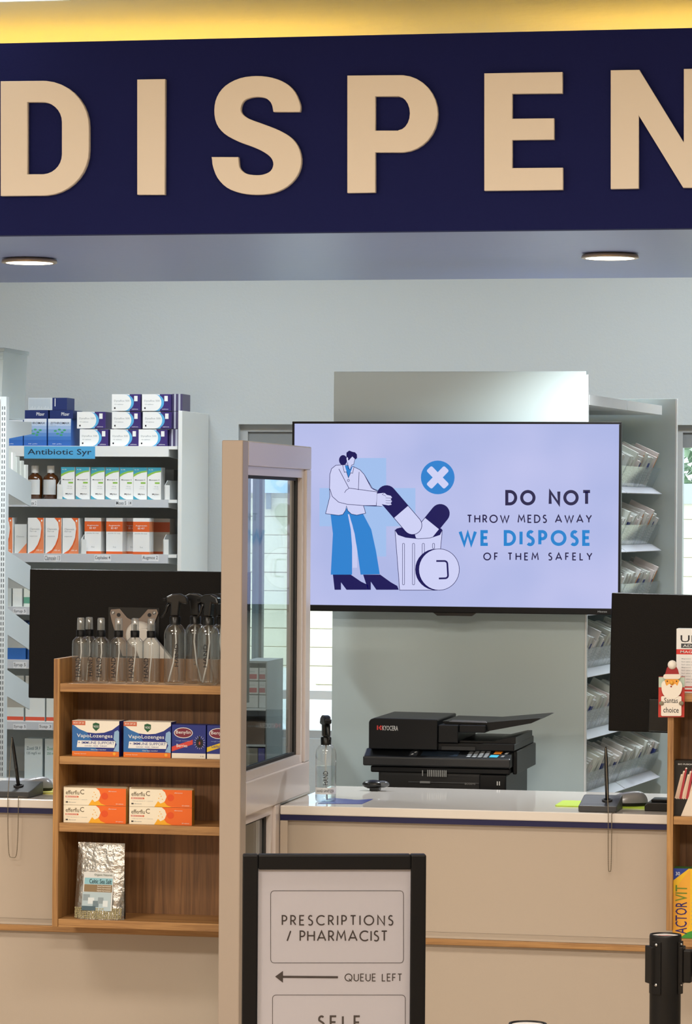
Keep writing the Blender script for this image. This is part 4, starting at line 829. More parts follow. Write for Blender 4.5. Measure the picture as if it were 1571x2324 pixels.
def ben(name, flav, col, fx, mt):
    p = Prod(79 / sR, 76 / sR, .05, navy2, top=mat('2C3F8C', .4)); p.r(0, 0, 1, .15, cream); p.p(arc(.34, .76, .28, .16, 0, 360, 20)[:-1], Wt, 2); p.p(arc(.34, .76, .26, .14, 0, 360, 20)[:-1], mat('7A1F38', .4), 3); p.t('Benylin', .12, .7, .56, .83, Wt, 4)
    p.p([(0, .2), (.62, .42), (.62, .56), (0, .34)], col, 2); p.t(flav, .14, .33, .46, .43, mt, 4); p.t('cough lozenges', .12, .5, .55, .54, mat('9AB0E0', .4), 3); p.t('16', .85, .05, .95, .09, gr, 3)
    for k in range(16): a = R(k * 22.5); c_, s_ = math.cos(a), math.sin(a); p.p([(.82 + .09 * c_ - .01 * s_, .48 + .12 * s_ + .01 * c_), (.82 + .09 * c_ + .01 * s_, .48 + .12 * s_ - .01 * c_), (.82 + .18 * c_, .48 + .22 * s_)], Wt, 2)
    p.e(.82, .48, .12, .16, navy2, 3); p.e(.82, .62, .03, .05, K, 4); p.p([(.72, .38), (.72, .54), (.76, .58), (.88, .58), (.92, .54), (.92, .38), (.88, .38), (.88, .33), (.76, .33), (.76, .38)], K, 4); p.e(.82, .46, .025, .05, mat('B0503A', .4), 5)
    return p.me(name)
stand(ben('lozenge_box', 'Berries', rd2, 0, Wt), 'lozenge_box', 391, 470, RY + .02, z2, 'navy cough lozenge box with a red Berries band', 'box'); stand(ben('lozenge_box', 'Lemon', mat('E8C62A', .4), 0, navy2), 'lozenge_box', 471, 550, RY + .02, z2 , 'navy cough lozenge box with a yellow band, cut by the post', 'box')
# effervescent tubes boxes
p = Prod(147 / sR, 39.5 / sR, .027, mat('F3E6CC', .45), top=mat('EBD9B6', .45), side=mat('B98A2E', .4)); oo = mat('F06E22', .4); yy_ = mat('F7B52A', .4)
p.p([(.4, 0), (1, 0), (1, 1), (.4, 1)], oo, 1); p.p([(.0, 0), (.42, 0), (.5, .12), (.57, .35), (.595, .6), (.57, .85), (.52, 1), (0, 1)], mat('F6EDD6', .45), 2); p.p([(.4, 0), (.68, 0), (.6, .12), (.56, .3), (.5, .2), (.46, .34)], yy_, 3); p.e(.66, .55, .055, .2, mat('E8551C', .4), 3)
for a, b_ in ((.47, .5), (.51, .62), (.49, .75), (.53, .45)): p.e(a, b_, .008, .03, yy_, 4, n=6)
p.t('efferflu', .035, .6, .25, .84, mat('5A4A30', .5), 4); p.t('C', .265, .62, .33, .9, mat('5A4A30', .5), 4); p.r(.03, .43, .24, .52, mat('D8663A', .4), 4); p.t('IMMUNE BOOSTER', .04, .445, .22, .505, Wt, 5); p.t('1000 mg vitamin C + minerals', .05, .29, .38, .34, gr, 4); p.r(.035, .12, .07, .2, mat('3A3A3A', .4), 4); p.t('effervescent', .08, .13, .2, .19, gr, 4)
p.t('effervescent', .72, .8, .85, .86, cream, 4); p.t('20 tablets', .84, .08, .96, .14, cream, 4)
eme = p.me('effervescent_box'); z3 = RT_[2] + .0003; hh = 39.8 / sR; rows = ['front', 'second', 'rear']
for c_i, (a, b_) in enumerate(((145, 291), (294, 441))):
    for l_i in (0, 1):
        for d_i in range(3):
            stand(eme, 'effervescent_box', a, b_, RY + .02 + d_i * .0275 , z3 + l_i * (hh + .0004), '%s orange and cream effervescent tablet box, %s column, %s row' % (['lower', 'upper'][l_i], ['left', 'right'][c_i], rows[d_i]), 'box', 'orange and cream effervescent boxes')
# salt pouch
root = thing('salt_pouch', 'silver stand-up pouch of coarse sea salt on the bottom rack shelf', 'pouch', (at(226, 2000, RY + .03).x, RY + .035, RT_[3] + .0003), R(-3))
s = sR; nu, nv_ = 14, 16; vs_ = []; fs = []
foil = mat('B9B6B0', .22, metal=.9, bump=.9, bscale=38, name='foil')
for sgn in (-1, 1):
    off = len(vs_)
    for j in range(nv_ + 1):
        t = j / nv_; wd = (60 - 5 * t) / s; th = .024 * (1 - t) ** .8 + .0012
        for i in range(nu + 1):
            q = -1 + 2 * i / nu; bulge = (1 - q * q) ** .5 if abs(q) < 1 else 0
            vs_.append((q * wd, sgn * (th * (.25 + .75 * bulge) + random.uniform(-.0006, .0006)) + .012 * t, t * 172 / s))
    for j in range(nv_):
        for i in range(nu): a = off + j * (nu + 1) + i; fs.append((a, a + 1, a + nu + 2, a + nu + 1))
MB().add(vs_, fs, foil, True).build('foil_bag', root)
m = MB(); m.box(-56 / s, .010, 158 / s, 56 / s, .0115 + .003, 172 / s, foil); m.build('top_seal', root)
# window with salt grains
sg = mat('C9BE92', .7, bump=.8, bscale=400, var=.3); m = MB()
for j in range(6):
    for i in range(24):
        qx = (-55 + i * 4.7 + random.uniform(-1, 1)) / 60; tq = (3 + j * 4.2) / 172
        m.ball((qx * 60 / s, -(.024 * (1 - tq) ** .8 + .0012) * (.25 + .75 * max(0, 1 - qx * qx) ** .5) + .012 * tq - .0004, (3 + j * 4.2) / s), 2.4 / s, sg, n=5)
tag(m.build('salt_grains', root), None, None, None, 'stuff')
def yl(z): t = z * s / 172; return -(.024 * (1 - t) ** .8 + .0012) + .012 * t - .0012
m = MB()
def lab(u0, v0, u1, v1, mm, k=0):
    c = 226; xa_, xb_ = (u0 - c) / s, (u1 - c) / s; z0_, z1_ = (2078 - v1) / s, (2078 - v0) / s
    m.add([(xa_, yl(z0_) - k * .0003, z0_), (xb_, yl(z0_) - k * .0003, z0_), (xb_, yl(z1_) - k * .0003, z1_), (xa_, yl(z1_) - k * .0003, z1_)], [(0, 1, 2, 3)], mm)
lab(189, 1972, 261, 2058, mat('D9DDDC', .5), 0)
def lt(body, u0, v0, u1, v1, mm):
    g, f_, _ = text_geom(body); c = 226
    vs2 = []
    for a, b_ in g:
        z_ = (2078 - v1 + b_ * (v1 - v0)) / s; vs2.append(((u0 + a * (u1 - u0) - c) / s, yl(z_) - .0022, z_))
    m.add(vs2, f_, mm)
lab(192, 1985, 259, 1999, mat('8FC4D0', .5), 2); lab(192, 2000, 259, 2016, mat('8A7350', .5), 2); lab(189, 2017, 258, 2058, mat('B4C8D0', .5), 2)
for k in range(5): lab(191 + k * 12, 2022 + (k * 7) % 15, 207 + k * 11, 2036 + (k * 7) % 15, mat(('8E9EA6', 'DCE6EA', '6E828C')[k % 3], .5), 3 + k * .2)
lab(189, 2048, 222, 2058, mat('46606C', .5), 4.5)
lt('Celtic Sea Salt', 204, 1987, 257, 1997, mat('1E3A46', .5)); lt('Organic Naturals', 215, 1975, 258, 1981, mat('5A6A5A', .5))
for k in range(3): lt('hand harvested', 224, 2001 + k * 5, 256, 2004.5 + k * 5, cream)
m.build('paper_label', root, normals=False)

# right rack goods
p = Prod(130 / sR, 141 / sR, .05, Wt, top=Wt); p.r(0, .6, 1, .68, mat('D2322E', .4)); p.t('ULTRA', .07, .79, .85, .90, K); p.r(.08, .7, .78, .77, mat('3C4246', .4)); p.t('ADAPTOGEN', .11, .715, .75, .755, Wt, 3); p.t('MAGNESIUM', .07, .62, .6, .66, Wt, 3)
for k in range(9): p.t('Each tablet contains' if k % 3 else 'Magnesium', .09, .52 - k * .045, .36 if k % 3 else .25, .54 - k * .045, gr)
p.r(0, .02, 1, .05, mat('D2322E', .4)).r(0, .08, 1, .1, mat('D2322E', .4))
stand(p.me('supplement_box'), 'supplement_box', 1538, 1668, RY + .05, RT2[0] + .0003, 'white supplement box with a red band on the top of the right rack', 'box')
p = Prod(140 / sR, 122 / sR, .05, mat('1A1716', .35)); p.t('BIO FUSION', .07, .92, .3, .945, Wt)
for k in range(9): 
    x_ = .05 + k * .035; p.p([(x_ - .03, .32), (x_ + .01, .3), (x_ + .09, .72 + (k % 3) * .06), (x_ + .065, .75 + (k % 3) * .06)], mat(('E2C9B4', 'D8B9A2', 'B0303A')[k % 3], .5), 2 + (k % 3)); p.e(x_ + .08, .74 + (k % 3) * .06, .014, .016, mat('EFE0D2', .5), 6, n=8)
p.p([(.12, 0), (.6, 0), (.6, .5), (.28, .46)], mat('E8DCCB', .5), 7)
stand(p.me('supplement_box'), 'supplement_box', 1534, 1674, RY + .02, RT2[1] + .0003, 'black box printed with reaching pale hands on the right rack', 'box')
yl2 = mat('F2C22A', .4)
p = Prod(160 / sR, 153 / sR, .05, yl2, top=mat('3C7A3A', .4)); p.p([(0, .82), (0, 1), (.22, 1)], mat('24409A', .4)); p.p([(0, 0), (.08, .0), (.16, 0.0), (.5, .0), (.5, .1), (.3, .12), (.2, .08), (.1, .0)], mat('3F9A3C', .4)); p.p([(0, .0), (.12, 0), (.24, .2), (.24, 1), (.1, .8), (0, .6)], mat('F0AE3A', .4), .5)
p.t('ACTOR', .04, .06, .2, .52, mat('2E1A6A', .4), 4, True); p.t('VIT', .04, .53, .2, .76, mat('6E8A2A', .4), 4, True); p.t('for men', .3, .65, .62, .9, K, 4); p.t('30', .04, .9, .1, .95, Wt, 4)
for k in range(6): p.t('vitamin B12 and zinc', .26, .5 - k * .06, .6, .525 - k * .06, gr, 4)
stand(p.me('supplement_box'), 'supplement_box', 1534, 1694, RY + .02, RT2[2] + .0003, 'yellow vitamin box with sideways purple lettering on the right rack', 'box')
# festive bearded sign
FY = RY - .012; xa, xb, za, zb = rect(1494, 1536, 1553, 1628, FY); root = thing('festive_sign', 'small red sign with bearded bobble-hat figure reading Santas choice', 'sign', ((xa + xb) / 2, FY, za)); c0x = (xa + xb) / 2
def fl(u, v): p_ = at(u, v, FY); return (p_.x - c0x, p_.z - za)
def fp(pts, a, b_, col, nm=None, r=0): MB().prism([fl(*q) for q in pts], a, b_, mat(col, .6), r=r).build(nm, root)
fp([(1494, 1628), (1553, 1628), (1554, 1536), (1495, 1536)], .004, .0095, 'C2382E', 'backing_board'); 
MB().flat([fl(*q) for q in [(1495, 1560), (1554, 1560), (1554, 1537), (1495, 1537)]], .0037, mat('B9CDBE', .6)).build('pale_top_patch', root)
fp([(1508, 1537), (1514, 1516), (1520, 1508), (1532, 1508), (1539, 1520), (1543, 1537)], .000, .0035, 'A01F24', 'hat')
fp(rrect(1506, 1530, 1545, 1541, 5), -.002, .0015, 'EFE6DA', 'hat_brim')
fp(rrect(1509, 1541, 1542, 1556, 5), -.0005, .0035, 'EDA845', 'face')
fp(catmull([(1502, 1552), (1509, 1545), (1513, 1556), (1520, 1552), (1526, 1556), (1533, 1552), (1538, 1556), (1543, 1545), (1549, 1555), (1546, 1572), (1536, 1583), (1525, 1586), (1513, 1583), (1504, 1572)], 3), -.003, -.0006, 'F2EBDF', 'beard')
m = MB(); a, b_ = fl(1526, 1512 - 3 - .0); m.ball((a, .002, b_), .0115, mat('F4EFE6', .9)); m.build('pompom', root)
m = MB(); a, b_ = fl(1525, 1549); m.ball((a, -.002, b_), .005, mat('F0B040', .5)); m.build('nose', root)
m = MB()
for u in (1515, 1536): a, b_ = fl(u, 1546); m.ball((a, -.001, b_), .0016, K, n=8)
a, b_ = fl(1524, 1558); m.ball((a, -.003, b_), .0024, mat('A02020', .5), (1, .6, .8), 8); m.build('features', root)
fp(rrect(1501, 1580, 1547, 1625, 3), -.002, .0035, 'F0E8DC', 'message_card')
m = MB(); 
for body, (u0, v0, u1, v1) in (('Santas', (1508, 1584, 1539, 1595)), ('choice', (1506, 1605, 1541, 1617))): a, b_ = fl(u0, v1), fl(u1, v0); m.text(body, a[0], a[1], b_[0], b_[1], -.0023, K)
m.build('lettering', root)
m = MB()
for u in (1502, 1547): a, b_ = fl(u, 1596); m.ball((a, -.003, b_), .0065, mat('8E8470', .7), (1, .5, .85), 10)
m.build('mittens', root)

# ---------------------------------------------------------------- things on the counters
sC = scale_at(1350, .06)
def penstand(u0, u1, Y, label, penpts, chain, hole):
    xa, xb = at(u0, 1820, Y).x, at(u1, 1820, Y).x; c = (xa + xb) / 2; W = (xb - xa) / 2
    root = thing('pen_holder', label, 'pen holder', (c, Y, CZ + .0004)); g = mat('3A3B3D', .45)
    MB().prism([(0, 0), (0, .016), (.03, .020), (.11, .034), (.13, .034), (.13, 0)], -W, W, g, 'x', r=.002).build('base', root)
    hx_, hy = at(hole[0], hole[1], Y + .05).x - c, .055; m = MB(); m.M = Matrix.Translation((hx_, hy, .0255)) @ Matrix.Rotation(R(9), 4, 'X'); m.lathe([(.013, -.002), (.014, .003), (.010, .004), (.009, -.001)], K, n=20); m.build('socket', root)
    p0 = Vector((hx_, hy, .026)); tp = at(penpts[0], penpts[1], Y + .05); p1 = Vector((tp.x - c, hy - .004, tp.z - CZ))
    d = p1 - p0; L_ = [p0 + d * t for t in (0, .03, .35, .36, .37, .8, .95, 1)]
    MB().tube(L_, [.0025, .0048, .0053, .0056, .0053, .0048, .0032, .0018], mat('161617', .25), n=12).build('pen', root)
    pts = [p1] ; yF = -.026 - Y
    (ua, va), (ub, vb), vlow = chain
    def W3(u, v, yy): q = at(u, v, Y + yy); return Vector((q.x - c, yy, q.z - CZ))
    top1 = W3(ua, va, yF); top2 = W3(ub, vb, yF)
    down = [p1 + (top1 - p1) * t for t in (.25, .5, .75)] + [top1]
    zl = at(ua, vlow, Y + yF).z - CZ
    mid = (top1 + top2) / 2; half = (top2.x - top1.x) / 2; n = 24
    loop = []
    for k in range(1, n):
        t = k / n; x_ = mid.x - half * math.cos(math.pi * t); z_ = top1.z + (zl - top1.z) * (1 - abs(math.cos(math.pi * t)) ** 6) ** (1 / 2.2)
        loop.append(Vector((x_, yF, z_)))
    path = [p1] + down + loop + [top2, Vector((W - .004, -.004, .002)), Vector((W - .004, .0, .006))]
    fine = []; rr = []
    step = .0021; carry = 0
    for a, b_ in zip(path[:-1], path[1:]):
        n_ = max(1, int((b_ - a).length / step))
        for k in range(n_): fine.append(a + (b_ - a) * k / n_); rr.append(.00155 if len(fine) % 2 else .0007)
    MB().tube(fine, rr, mat('8E8576', .35, metal=.7), n=5).build('ball_chain', root)
    return root
penstand(-30, 66, .005, 'dark pen holder with chained pen at the left end of the counter', (27, 1673), ((18, 1806), (42, 1808), 1946), (41, 1780))
penstand(1313, 1400, .005, 'dark pen holder with chained pen on the right counter', (1375, 1695), ((1381, 1846), (1389, 1846), 1978), (1378, 1800))
def mouse(u, Y, rz, label):
    root = thing('computer_mouse', label, 'mouse', (at(u, 1800, Y).x, Y, CZ + .0033), rz)
    n1, n2 = 16, 9; vs_ = []; fs = []
    for j in range(n2 + 1):
        t = math.pi / 2 * j / n2
        for i in range(n1): a = 2 * math.pi * i / n1; r1 = math.cos(t) ** .7 if j < n2 else 0; vs_.append((.052 * r1 * math.cos(a), .030 * r1 * math.sin(a) * (1 + .08 * math.cos(2 * a)), .008 + .028 * math.sin(t) * (1 - .25 * math.cos(a) * r1)))
    for j in range(n2):
        for i in range(n1): fs.append((j * n1 + i, j * n1 + (i + 1) % n1, (j + 1) * n1 + (i + 1) % n1, (j + 1) * n1 + i))
    MB().add(vs_, fs, mat('9C9DA0', .28, metal=.3), True).build('shell', root)
    m = MB(); m.M = Matrix.Scale(.97, 4); m.lathe([(.93, 0), (1, .004), (1, .0085)], K, n=24); 
    mb = MB()
    for v in m.v: mb.v.append(Vector((v.x * .0525, v.y * .0305, v.z)))
    mb.f, mb.m, mb.s, mb.mats = m.f, m.m, m.s, m.mats; mb.build('base', root)
    m = MB(); m.M = Matrix.Translation((-.030, 0, .0295)) @ Matrix.Rotation(R(90), 4, 'X'); m.lathe([(.006, -.003), (.007, 0), (.006, .003)], K, n=14); m.build('scroll_wheel', root)
def mat_slab(u0, u1, y0_, y1_, label, col):
    xa, xb = at(u0, 1820, y0_).x, at(u1, 1820, y0_).x
    tag(MB().prism(rrect(-(xb - xa) / 2, 0, (xb - xa) / 2, y1_ - y0_, .012), 0, .003, mat(col, .6), 'z').build('mouse_mat', None, ((xa + xb) / 2, y0_, CZ + .0002)), label, 'mouse mat')
mat_slab(1259, 1480, .14, .30, 'lime green mouse mat on the right counter', 'B6D43C'); mat_slab(40, 150, .14, .30, 'pale yellow mouse mat on the left counter', 'E2DE6A')
mouse(1428, .19, R(205), 'grey computer mouse on the lime green mat'); mouse(78, .2, R(205), 'silver computer mouse beside the left pen holder')
# black tray
x_ = at(1495, 1820, .08).x; root = thing('card_terminal', 'low black terminal beside the right wooden rack', 'terminal', (x_, .07, CZ + .0004))
MB().prism([(-.035, 0), (-.035, .014), (-.028, .022), (.08, .022), (.08, 0)], 0, .1, M_blk2, r=.002).build('base', root); MB().rbox(-.02, .02, .0222, .07, .09, .029, M_black, .002).build('lid', root)
# blue card and stapler-like clip
bx = [at(u, v, yy) for u, v, yy in ((725, 1824, 0), )]
def onctr(u, v):
    d = ray(u, v); t = (CZ - CAM.z) / d.z; return CAM + d * t
P = [onctr(*q) for q in ((722, 1824), (822, 1825), (847, 1814), (812, 1816), (760, 1812), (745, 1813))]; c = P[0]
tag(MB().prism([(p_.x - c.x, p_.y - c.y) for p_ in P], 0, .0008, mat('3E4A9C', .3), 'z').build('counter_sticker', None, (c.x, c.y, CZ + .0002)), 'flat purple-blue card lying on the counter near the sanitizer', 'card')
p_ = onctr(850, 1796); root = thing('clip_gadget', 'small black clip-like gadget lying on the counter in front of the printer', 'gadget', (p_.x, p_.y, CZ + .0004), R(0))
m = MB(); m.ball((-.008, .02, .017), .030, M_blk2, (1, .7, .42), 18); m.build('body', root); MB().rbox(-.014, .0, 0, .012, .035, .010, M_blk2, .002).build('foot', root)
m = MB(); m.ball((.018, .022, .018), .020, mat('55585C', .15), (1.0, .7, .5), 14); m.build('clear_tip', root)

# ---------------------------------------------------------------- boxes behind the partition
xa, xb, za, zb = rect(548, 1500, 606, 1790, 1.0); root = thing('small_shelf', 'narrow grey shelf of boxes seen through the partition glass', 'shelving', ((xa + xb) / 2, 1.0, CZ - .25)); W = (xb - xa) / 2; zb_ = zb - (CZ - .25)
MB().box(-W, .2, 0, W, .21, zb_, M_grey).box(W - .004, 0, 0, W, .2, zb_, mat('9BA2A2', .5)).box(-W, 0, 0, -W + .004, .2, zb_, M_grey).box(-W + .004, 0, zb_ - .006, W - .004, .2, zb_, M_grey).build('carcass', root)
sv = [1608, 1690, 1752]; 
for v in sv: z = at(577, v, 1.0).z - (CZ - .25); MB().box(-W + .0045, .002, z - .006, W - .0045, .199, z, M_white).build('shelf', root)
o = MB().box(-W - .3, .0, 0, W, .3, CZ - .252, M_lam).build('shelf_plinth', None, ((xa + xb) / 2, 1.0, 0)); tag(o, 'low pale cupboard under the narrow shelf behind the partition', 'cabinet')
s5 = scale_at(577, 1.0)
def smallb(u0, u1, v0, v1, col, band, label, Y=1.01):
    p = Prod((u1 - u0) / s5, (v1 - v0) / s5 - .0005, .08, mat(col, .5))
    if band: p.r(.0, .12, .9, .5, mat(band, .5)); p.t('tablets', .15, .65, .75, .78, gr)
    else: p.t('syrup', .15, .75, .7, .82, gr)
    tag(put(p.me('medicine_carton'), 'medicine_carton', None, (at((u0 + u1) / 2, 1600, Y).x, Y, at(577, v1, 1.0).z + .0004)), label, 'carton')
nm3 = ['top', 'middle', 'bottom']
for k in range(3):
    smallb(556, 586, 1516 + k * 31, 1546 + k * 31 - (1), 'D9DEDE', 'B8323C' if k < 2 else None, 'white carton with red band, left column, %s one behind the glass' % nm3[k]); smallb(588, 603, 1516 + k * 31, 1545 + k * 31, 'D0D6D8', 'A8404A' if k < 2 else None, 'narrow white carton, right column, %s one behind the glass' % nm3[k])
smallb(555, 602, 1638, 1690, '8A7566', None, 'brown carton on the narrow shelf behind the glass'); smallb(556, 586, 1698, 1751, 'BDB8AC', None, 'beige carton low behind the partition glass'); smallb(587, 602, 1698, 1751, '7C7ACB', None, 'violet carton low behind the partition glass')

# ---------------------------------------------------------------- standing sign
BO = CAM + (FW + RT * ((763 - 785.5) / FPX)) * 6.25; BA = PSI + R(3.9)
bn = Vector((math.sin(BA), -math.cos(BA), 0)); bx_ = Vector((math.cos(BA), math.sin(BA), 0))
def bl(u, v): p_ = at_plane(u, v, BO, bn); return ((p_ - BO).dot(bx_), p_.z)
root = thing('floor_sign', 'black framed floor sign for prescriptions and pharmacist queue', 'sign', (BO.x, BO.y, 0), BA)
x0_, zt_ = bl(552, 1941); x1_, _ = bl(968, 1941); fw = .029
ztop = bl(760, 1940)[1]
m = MB(); zb0 = .62
m.rbox(x0_, 0, zb0, x0_ + fw, .030, ztop, M_black, .003).rbox(x1_ - fw, 0, zb0, x1_, .030, ztop, M_black, .003).rbox(x0_ + fw, 0, ztop - fw * .98, x1_ - fw, .030, ztop, M_black, .003).rbox(x0_ + fw, 0, zb0, x1_ - fw, .030, zb0 + fw, M_black, .003).build('frame', root)
MB().box(x0_ + fw, .010, zb0 + fw, x1_ - fw, .016, ztop - fw, mat('D6D3D8', .35)).build('insert', root)
MB().box(x0_ + fw, .006, zb0 + fw, x1_ - fw, .0075, ztop - fw, clear('cover_sheet', (245, 245, 246), .05, .5, .12)).build('cover_sheet', root)
MB().rbox(-.03, .012, .015, .03, .028, zb0, M_black, .003).build('pole', root); MB().rbox(-.17, -.13, 0, .17, .15, .015, M_black, .004).build('base', root)
ink = mat('2B2022', .6); m = MB()
BO2 = BO
def bp(q, mm): m.flat([bl(*c_) for c_ in q], .0094, mm)
for body, u0, u1, vt, vb, wf in (('PRESCRIPTIONS', 640, 894, 2078, 2102, .13), ('/ PHARMACIST', 651, 881, 2113, 2138, .13), ('QUEUE LEFT', 783, 914, 2211, 2229, .12)):
    for q in stroke_text(body, u0, u1, vt, vb, wf): bp(q, ink)
for q in stroke_text('SELF', 722, 820, 2306, 2338, .14): bp(q, ink)
for q in ribbon(rrect(615, 2023, 917, 2187, 8), 1.2, True): bp(q, ink)
for q in ribbon(rrect(619, 2260, 921, 2424, 8), 1.2, True): bp(q, ink)
bp([(640, 2216), (768, 2217), (768, 2222), (640, 2221)], ink); bp([(625, 2218), (643, 2205), (643, 2232)], ink)
m.build('sign_lettering', root, normals=False)

# ---------------------------------------------------------------- belt posts
def beltpost(p, label, first=None):
    root = thing('barrier_post', label, 'barrier post', (p.x, p.y, 0), PSI, 'black belt barrier posts'); h = p.z
    bk = mat('12100F', .42, spec=.25); r = .0315
    MB().lathe([(.17, 0), (.17, .008), (.15, .022), (.05, .03), (.0312, .04)], bk, n=40).build('base', root)
    MB().lathe([(r * .97, .03), (r * .97, h - .115)], bk, n=36).build('tube', root)
    MB().lathe([(r, h - .115), (r, h - .004), (r - .001, h), (r - .004, h), (r - .004, h - .003), (.0005, h - .003)], bk, n=36).build('head', root)
    m = MB(); m.lathe([(.0005, h - .0026), (r - .0045, h - .0026)], mat('CFCBC8', .3), n=32, cap=False)
    m.add([(x_ * .02 - .002, y_ * .012, h - .0022) for x_, y_ in ((-.6, -.6), (.2, -.7), (.9, .1), (.3, .2), (-.2, -.1), (-.6, .1))], [(0, 1, 2, 3, 4, 5)], mat('B5706A', .4)); m.build('top_cap', root)
    for ang, nm in ((200, 'belt_clip'), (-18, 'belt_cassette')):
        a = R(ang); m = MB(); m.M = Matrix.Rotation(a, 4, 'Z')
        m.rbox(r - .003, -.015, h - .095, r + .006, .015, h - .022, bk, .002)
        if nm == 'belt_cassette': m.rbox(r + .005, -.012, h - .092, r + .022, .012, h - .028, bk, .003)
        m.build(nm, root)
    m = MB()
    for ang in (-128, -28):
        a = R(ang); m.M = Matrix.Rotation(a, 4, 'Z')
        m.rbox(r - .001, -.010, h - .115, r + .0022, .010, h - .012, bk, .001)
        for z in (h - .018, h - .096): m.M = Matrix.Rotation(a, 4, 'Z') @ Matrix.Translation((r + .0022, 0, z)) @ Matrix.Rotation(R(90), 4, 'Y'); m.lathe([(.003, 0), (.0028, .0012), (.0005, .0014)], M_chr, n=10)
    m.build('screw_plates', root)
    return root
dep = FPX / 1160; q = ray(1511, 2120); p = CAM + q * dep; beltpost(p, 'black belt barrier post with pale top, in front of the right rack')
a = beltpost.__name__
root = thing('belt_strap', 'black retractable belt running off to the right from the post', 'belt', (p.x + .055, p.y + .005, p.z - .09), PSI - R(18)); MB().box(0, -.001, 0.008, .5, .001, .056, mat('0D0D0E', .7)).build('strap', root)
s_ = 1157 / (CAM.z - p.z); q = ray(1198, 2322); p2 = CAM + q * (FPX / s_); p2.z = p.z; beltpost(p2, 'black belt barrier post of which only the top shows at the bottom edge')

# ================================================================ OUTSIDE
OY = 11.5; GZ = -.7
struct(MB().box(-12, BACK + .21, GZ - .05, 14, 40, GZ, mat('A9A9A6', .9)).build('ground'), 'grey paved yard outside the windows', 'ground')
root = thing('painted_wall', 'cream painted block wall outside the windows', 'wall', (0, OY, GZ)); root['kind'] = 'structure'
cream2 = mat('F2E7CF', .8, bump=.1, bscale=30); mort = mat('DAD3BC', .9)
ztopw = at(640, 1100, OY).z - GZ
MB().box(-12, .03, 0, 14, .3, ztopw, mort).build('wall_core', root)
ch = 42.3 / scale_at(640, OY); bwid = .52; zz = at(640, 1130, OY).z - GZ
bme = MB().rbox(-bwid / 2 + .0015, .012, .0015, bwid / 2 - .0015, .05, ch - .0015, cream2, .004, 1).build('block', me_only=True)
xw0, xw1 = at(575, 1300, OY).x - .25, at(770, 1300, OY).x + .35; xv0, xv1 = at(1525, 1300, OY).x - .3, at(1571, 1300, OY).x + .45
nb = 0; z = zz
r_i = 0
while z > .05:
    z -= ch
    for a, b_ in ((xw0, xw1), (xv0, xv1)):
        x = a + (bwid / 2 if r_i % 2 else 0)
        while x < b_ and nb < 295: put(bme, 'block', root, (x, random.uniform(-.004, .004), z)); nb += 1; x += bwid
    r_i += 1
# banner / coloured signs above the wall
cols = ['E8C9CE', 'E9D6DA', 'CFDCEA', 'BCCBE4', 'CFE6DA', 'D8E8C8']
xA, xB = xw0 - .1, xw1
for i in range(6):
    wd = (xB - xA) / 6; o_ = MB().box(-wd / 2 + .004, 0, 0, wd / 2 - .004, .02, .30, mat(cols[i], .6)).box(-wd / 2 + .02, .02, -.1, -wd / 2 + .05, .04, .3, M_grey).build('sign_board', None, (xA + wd * (i + .5), OY - .05, GZ + zz + .03)); tag(o_, '%s washed-out pastel sign board from the left above the cream wall' % ORD[i], 'sign', 'pastel sign boards above the cream wall')
MB_ = MB().box(xv0 - .3, 0, 0, xv1 + .4, .2, .12, mat('B9C4CE', .6)).build('coping', root, (0, -.02, zz - .02)); 
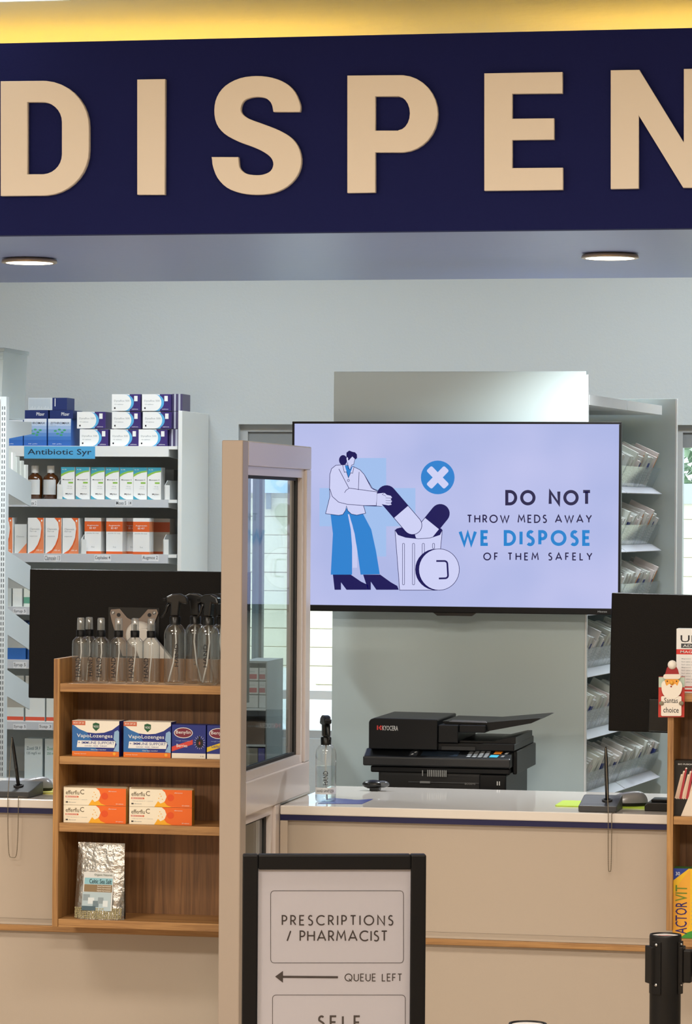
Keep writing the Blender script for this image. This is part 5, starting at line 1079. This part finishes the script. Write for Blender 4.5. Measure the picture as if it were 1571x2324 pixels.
# greenery behind the wall at right
m = MB(); leaf = [mat('A9BFA0', .7), mat('C3D3BE', .7), mat('8AA683', .7)]
cx2 = (xv0 + xv1) / 2 + .1
for i in range(3800):
    a = random.uniform(0, 2 * math.pi); rr = random.random() ** .5; c_ = Vector((cx2 + 1.1 * rr * math.cos(a), OY + 1.2 + random.uniform(-.4, .4), GZ + zz + .2 + 1.0 * rr * math.sin(a)))
    m.M = Matrix.Translation(c_) @ Matrix.Rotation(random.uniform(0, 6), 4, Vector((random.random(), random.random(), random.random())).normalized())
    m.add([(-.06, 0, 0), (0, .03, 0), (.08, 0, .01), (0, -.03, 0)], [(0, 1, 2, 3)], leaf[i % 3])
m.M = None; tr = thing('shrub', 'pale green leafy shrub beyond the wall outside the right window', 'shrub', (0, 0, 0)); o_ = m.build('foliage', tr, normals=False); o_['kind'] = 'stuff'
MB().tube([(cx2, OY + 1.2, GZ), (cx2 + .05, OY + 1.2, GZ + 1), (cx2, OY + 1.2, GZ + zz)], [.07, .05, .03], mat('5A4A3A', .9)).build('trunk', tr)
# car
CY = 8.6; ctop = at(700, 1540, CY).z; xc = at(660, 1500, CY).x
root = thing('parked_car', 'white parked car outside the left window', 'car', (xc - 1.3, CY, GZ)); CH = ctop - GZ; cw = mat('E3E7EA', .15, spec=.7)
side = [(-2.1, .35), (-2.12, .62), (-2.0, .72), (-1.2, .82), (-.55, CH - .06), (.2, CH), (1.0, CH - .02), (1.75, .86), (2.05, .78), (2.1, .4), (1.75, .32), (1.62, .55), (1.35, .62), (1.08, .55), (.95, .3), (-.95, .3), (-1.08, .55), (-1.35, .62), (-1.62, .55), (-1.75, .32)]
MB().prism(side, 0, 1.6, cw, r=.05, seg=3).build('car_body', root)
gl = mat('2A3138', .08, spec=.8)
MB().prism([(-1.05, .84), (-.5, CH - .11), (.18, CH - .07), (.18, .84)], -.004, .0, gl).prism([(.24, .84), (.24, CH - .07), (.92, CH - .09), (1.5, .86)], -.004, .0, gl).build('side_windows', root)
for x_ in (-1.35, 1.35):
    for yy in (.02, 1.4):
        m = MB(); m.M = Matrix.Translation((x_, yy, .30)) @ Matrix.Rotation(R(-90), 4, 'X'); m.lathe([(.1, -.02), (.28, -.01), (.30, .02), (.30, .16), (.1, .17)], mat('202122', .7), n=24); m.lathe([(.02, -.025), (.18, -.022), (.2, -.01)], M_chr, n=16); m.build('wheel', root)
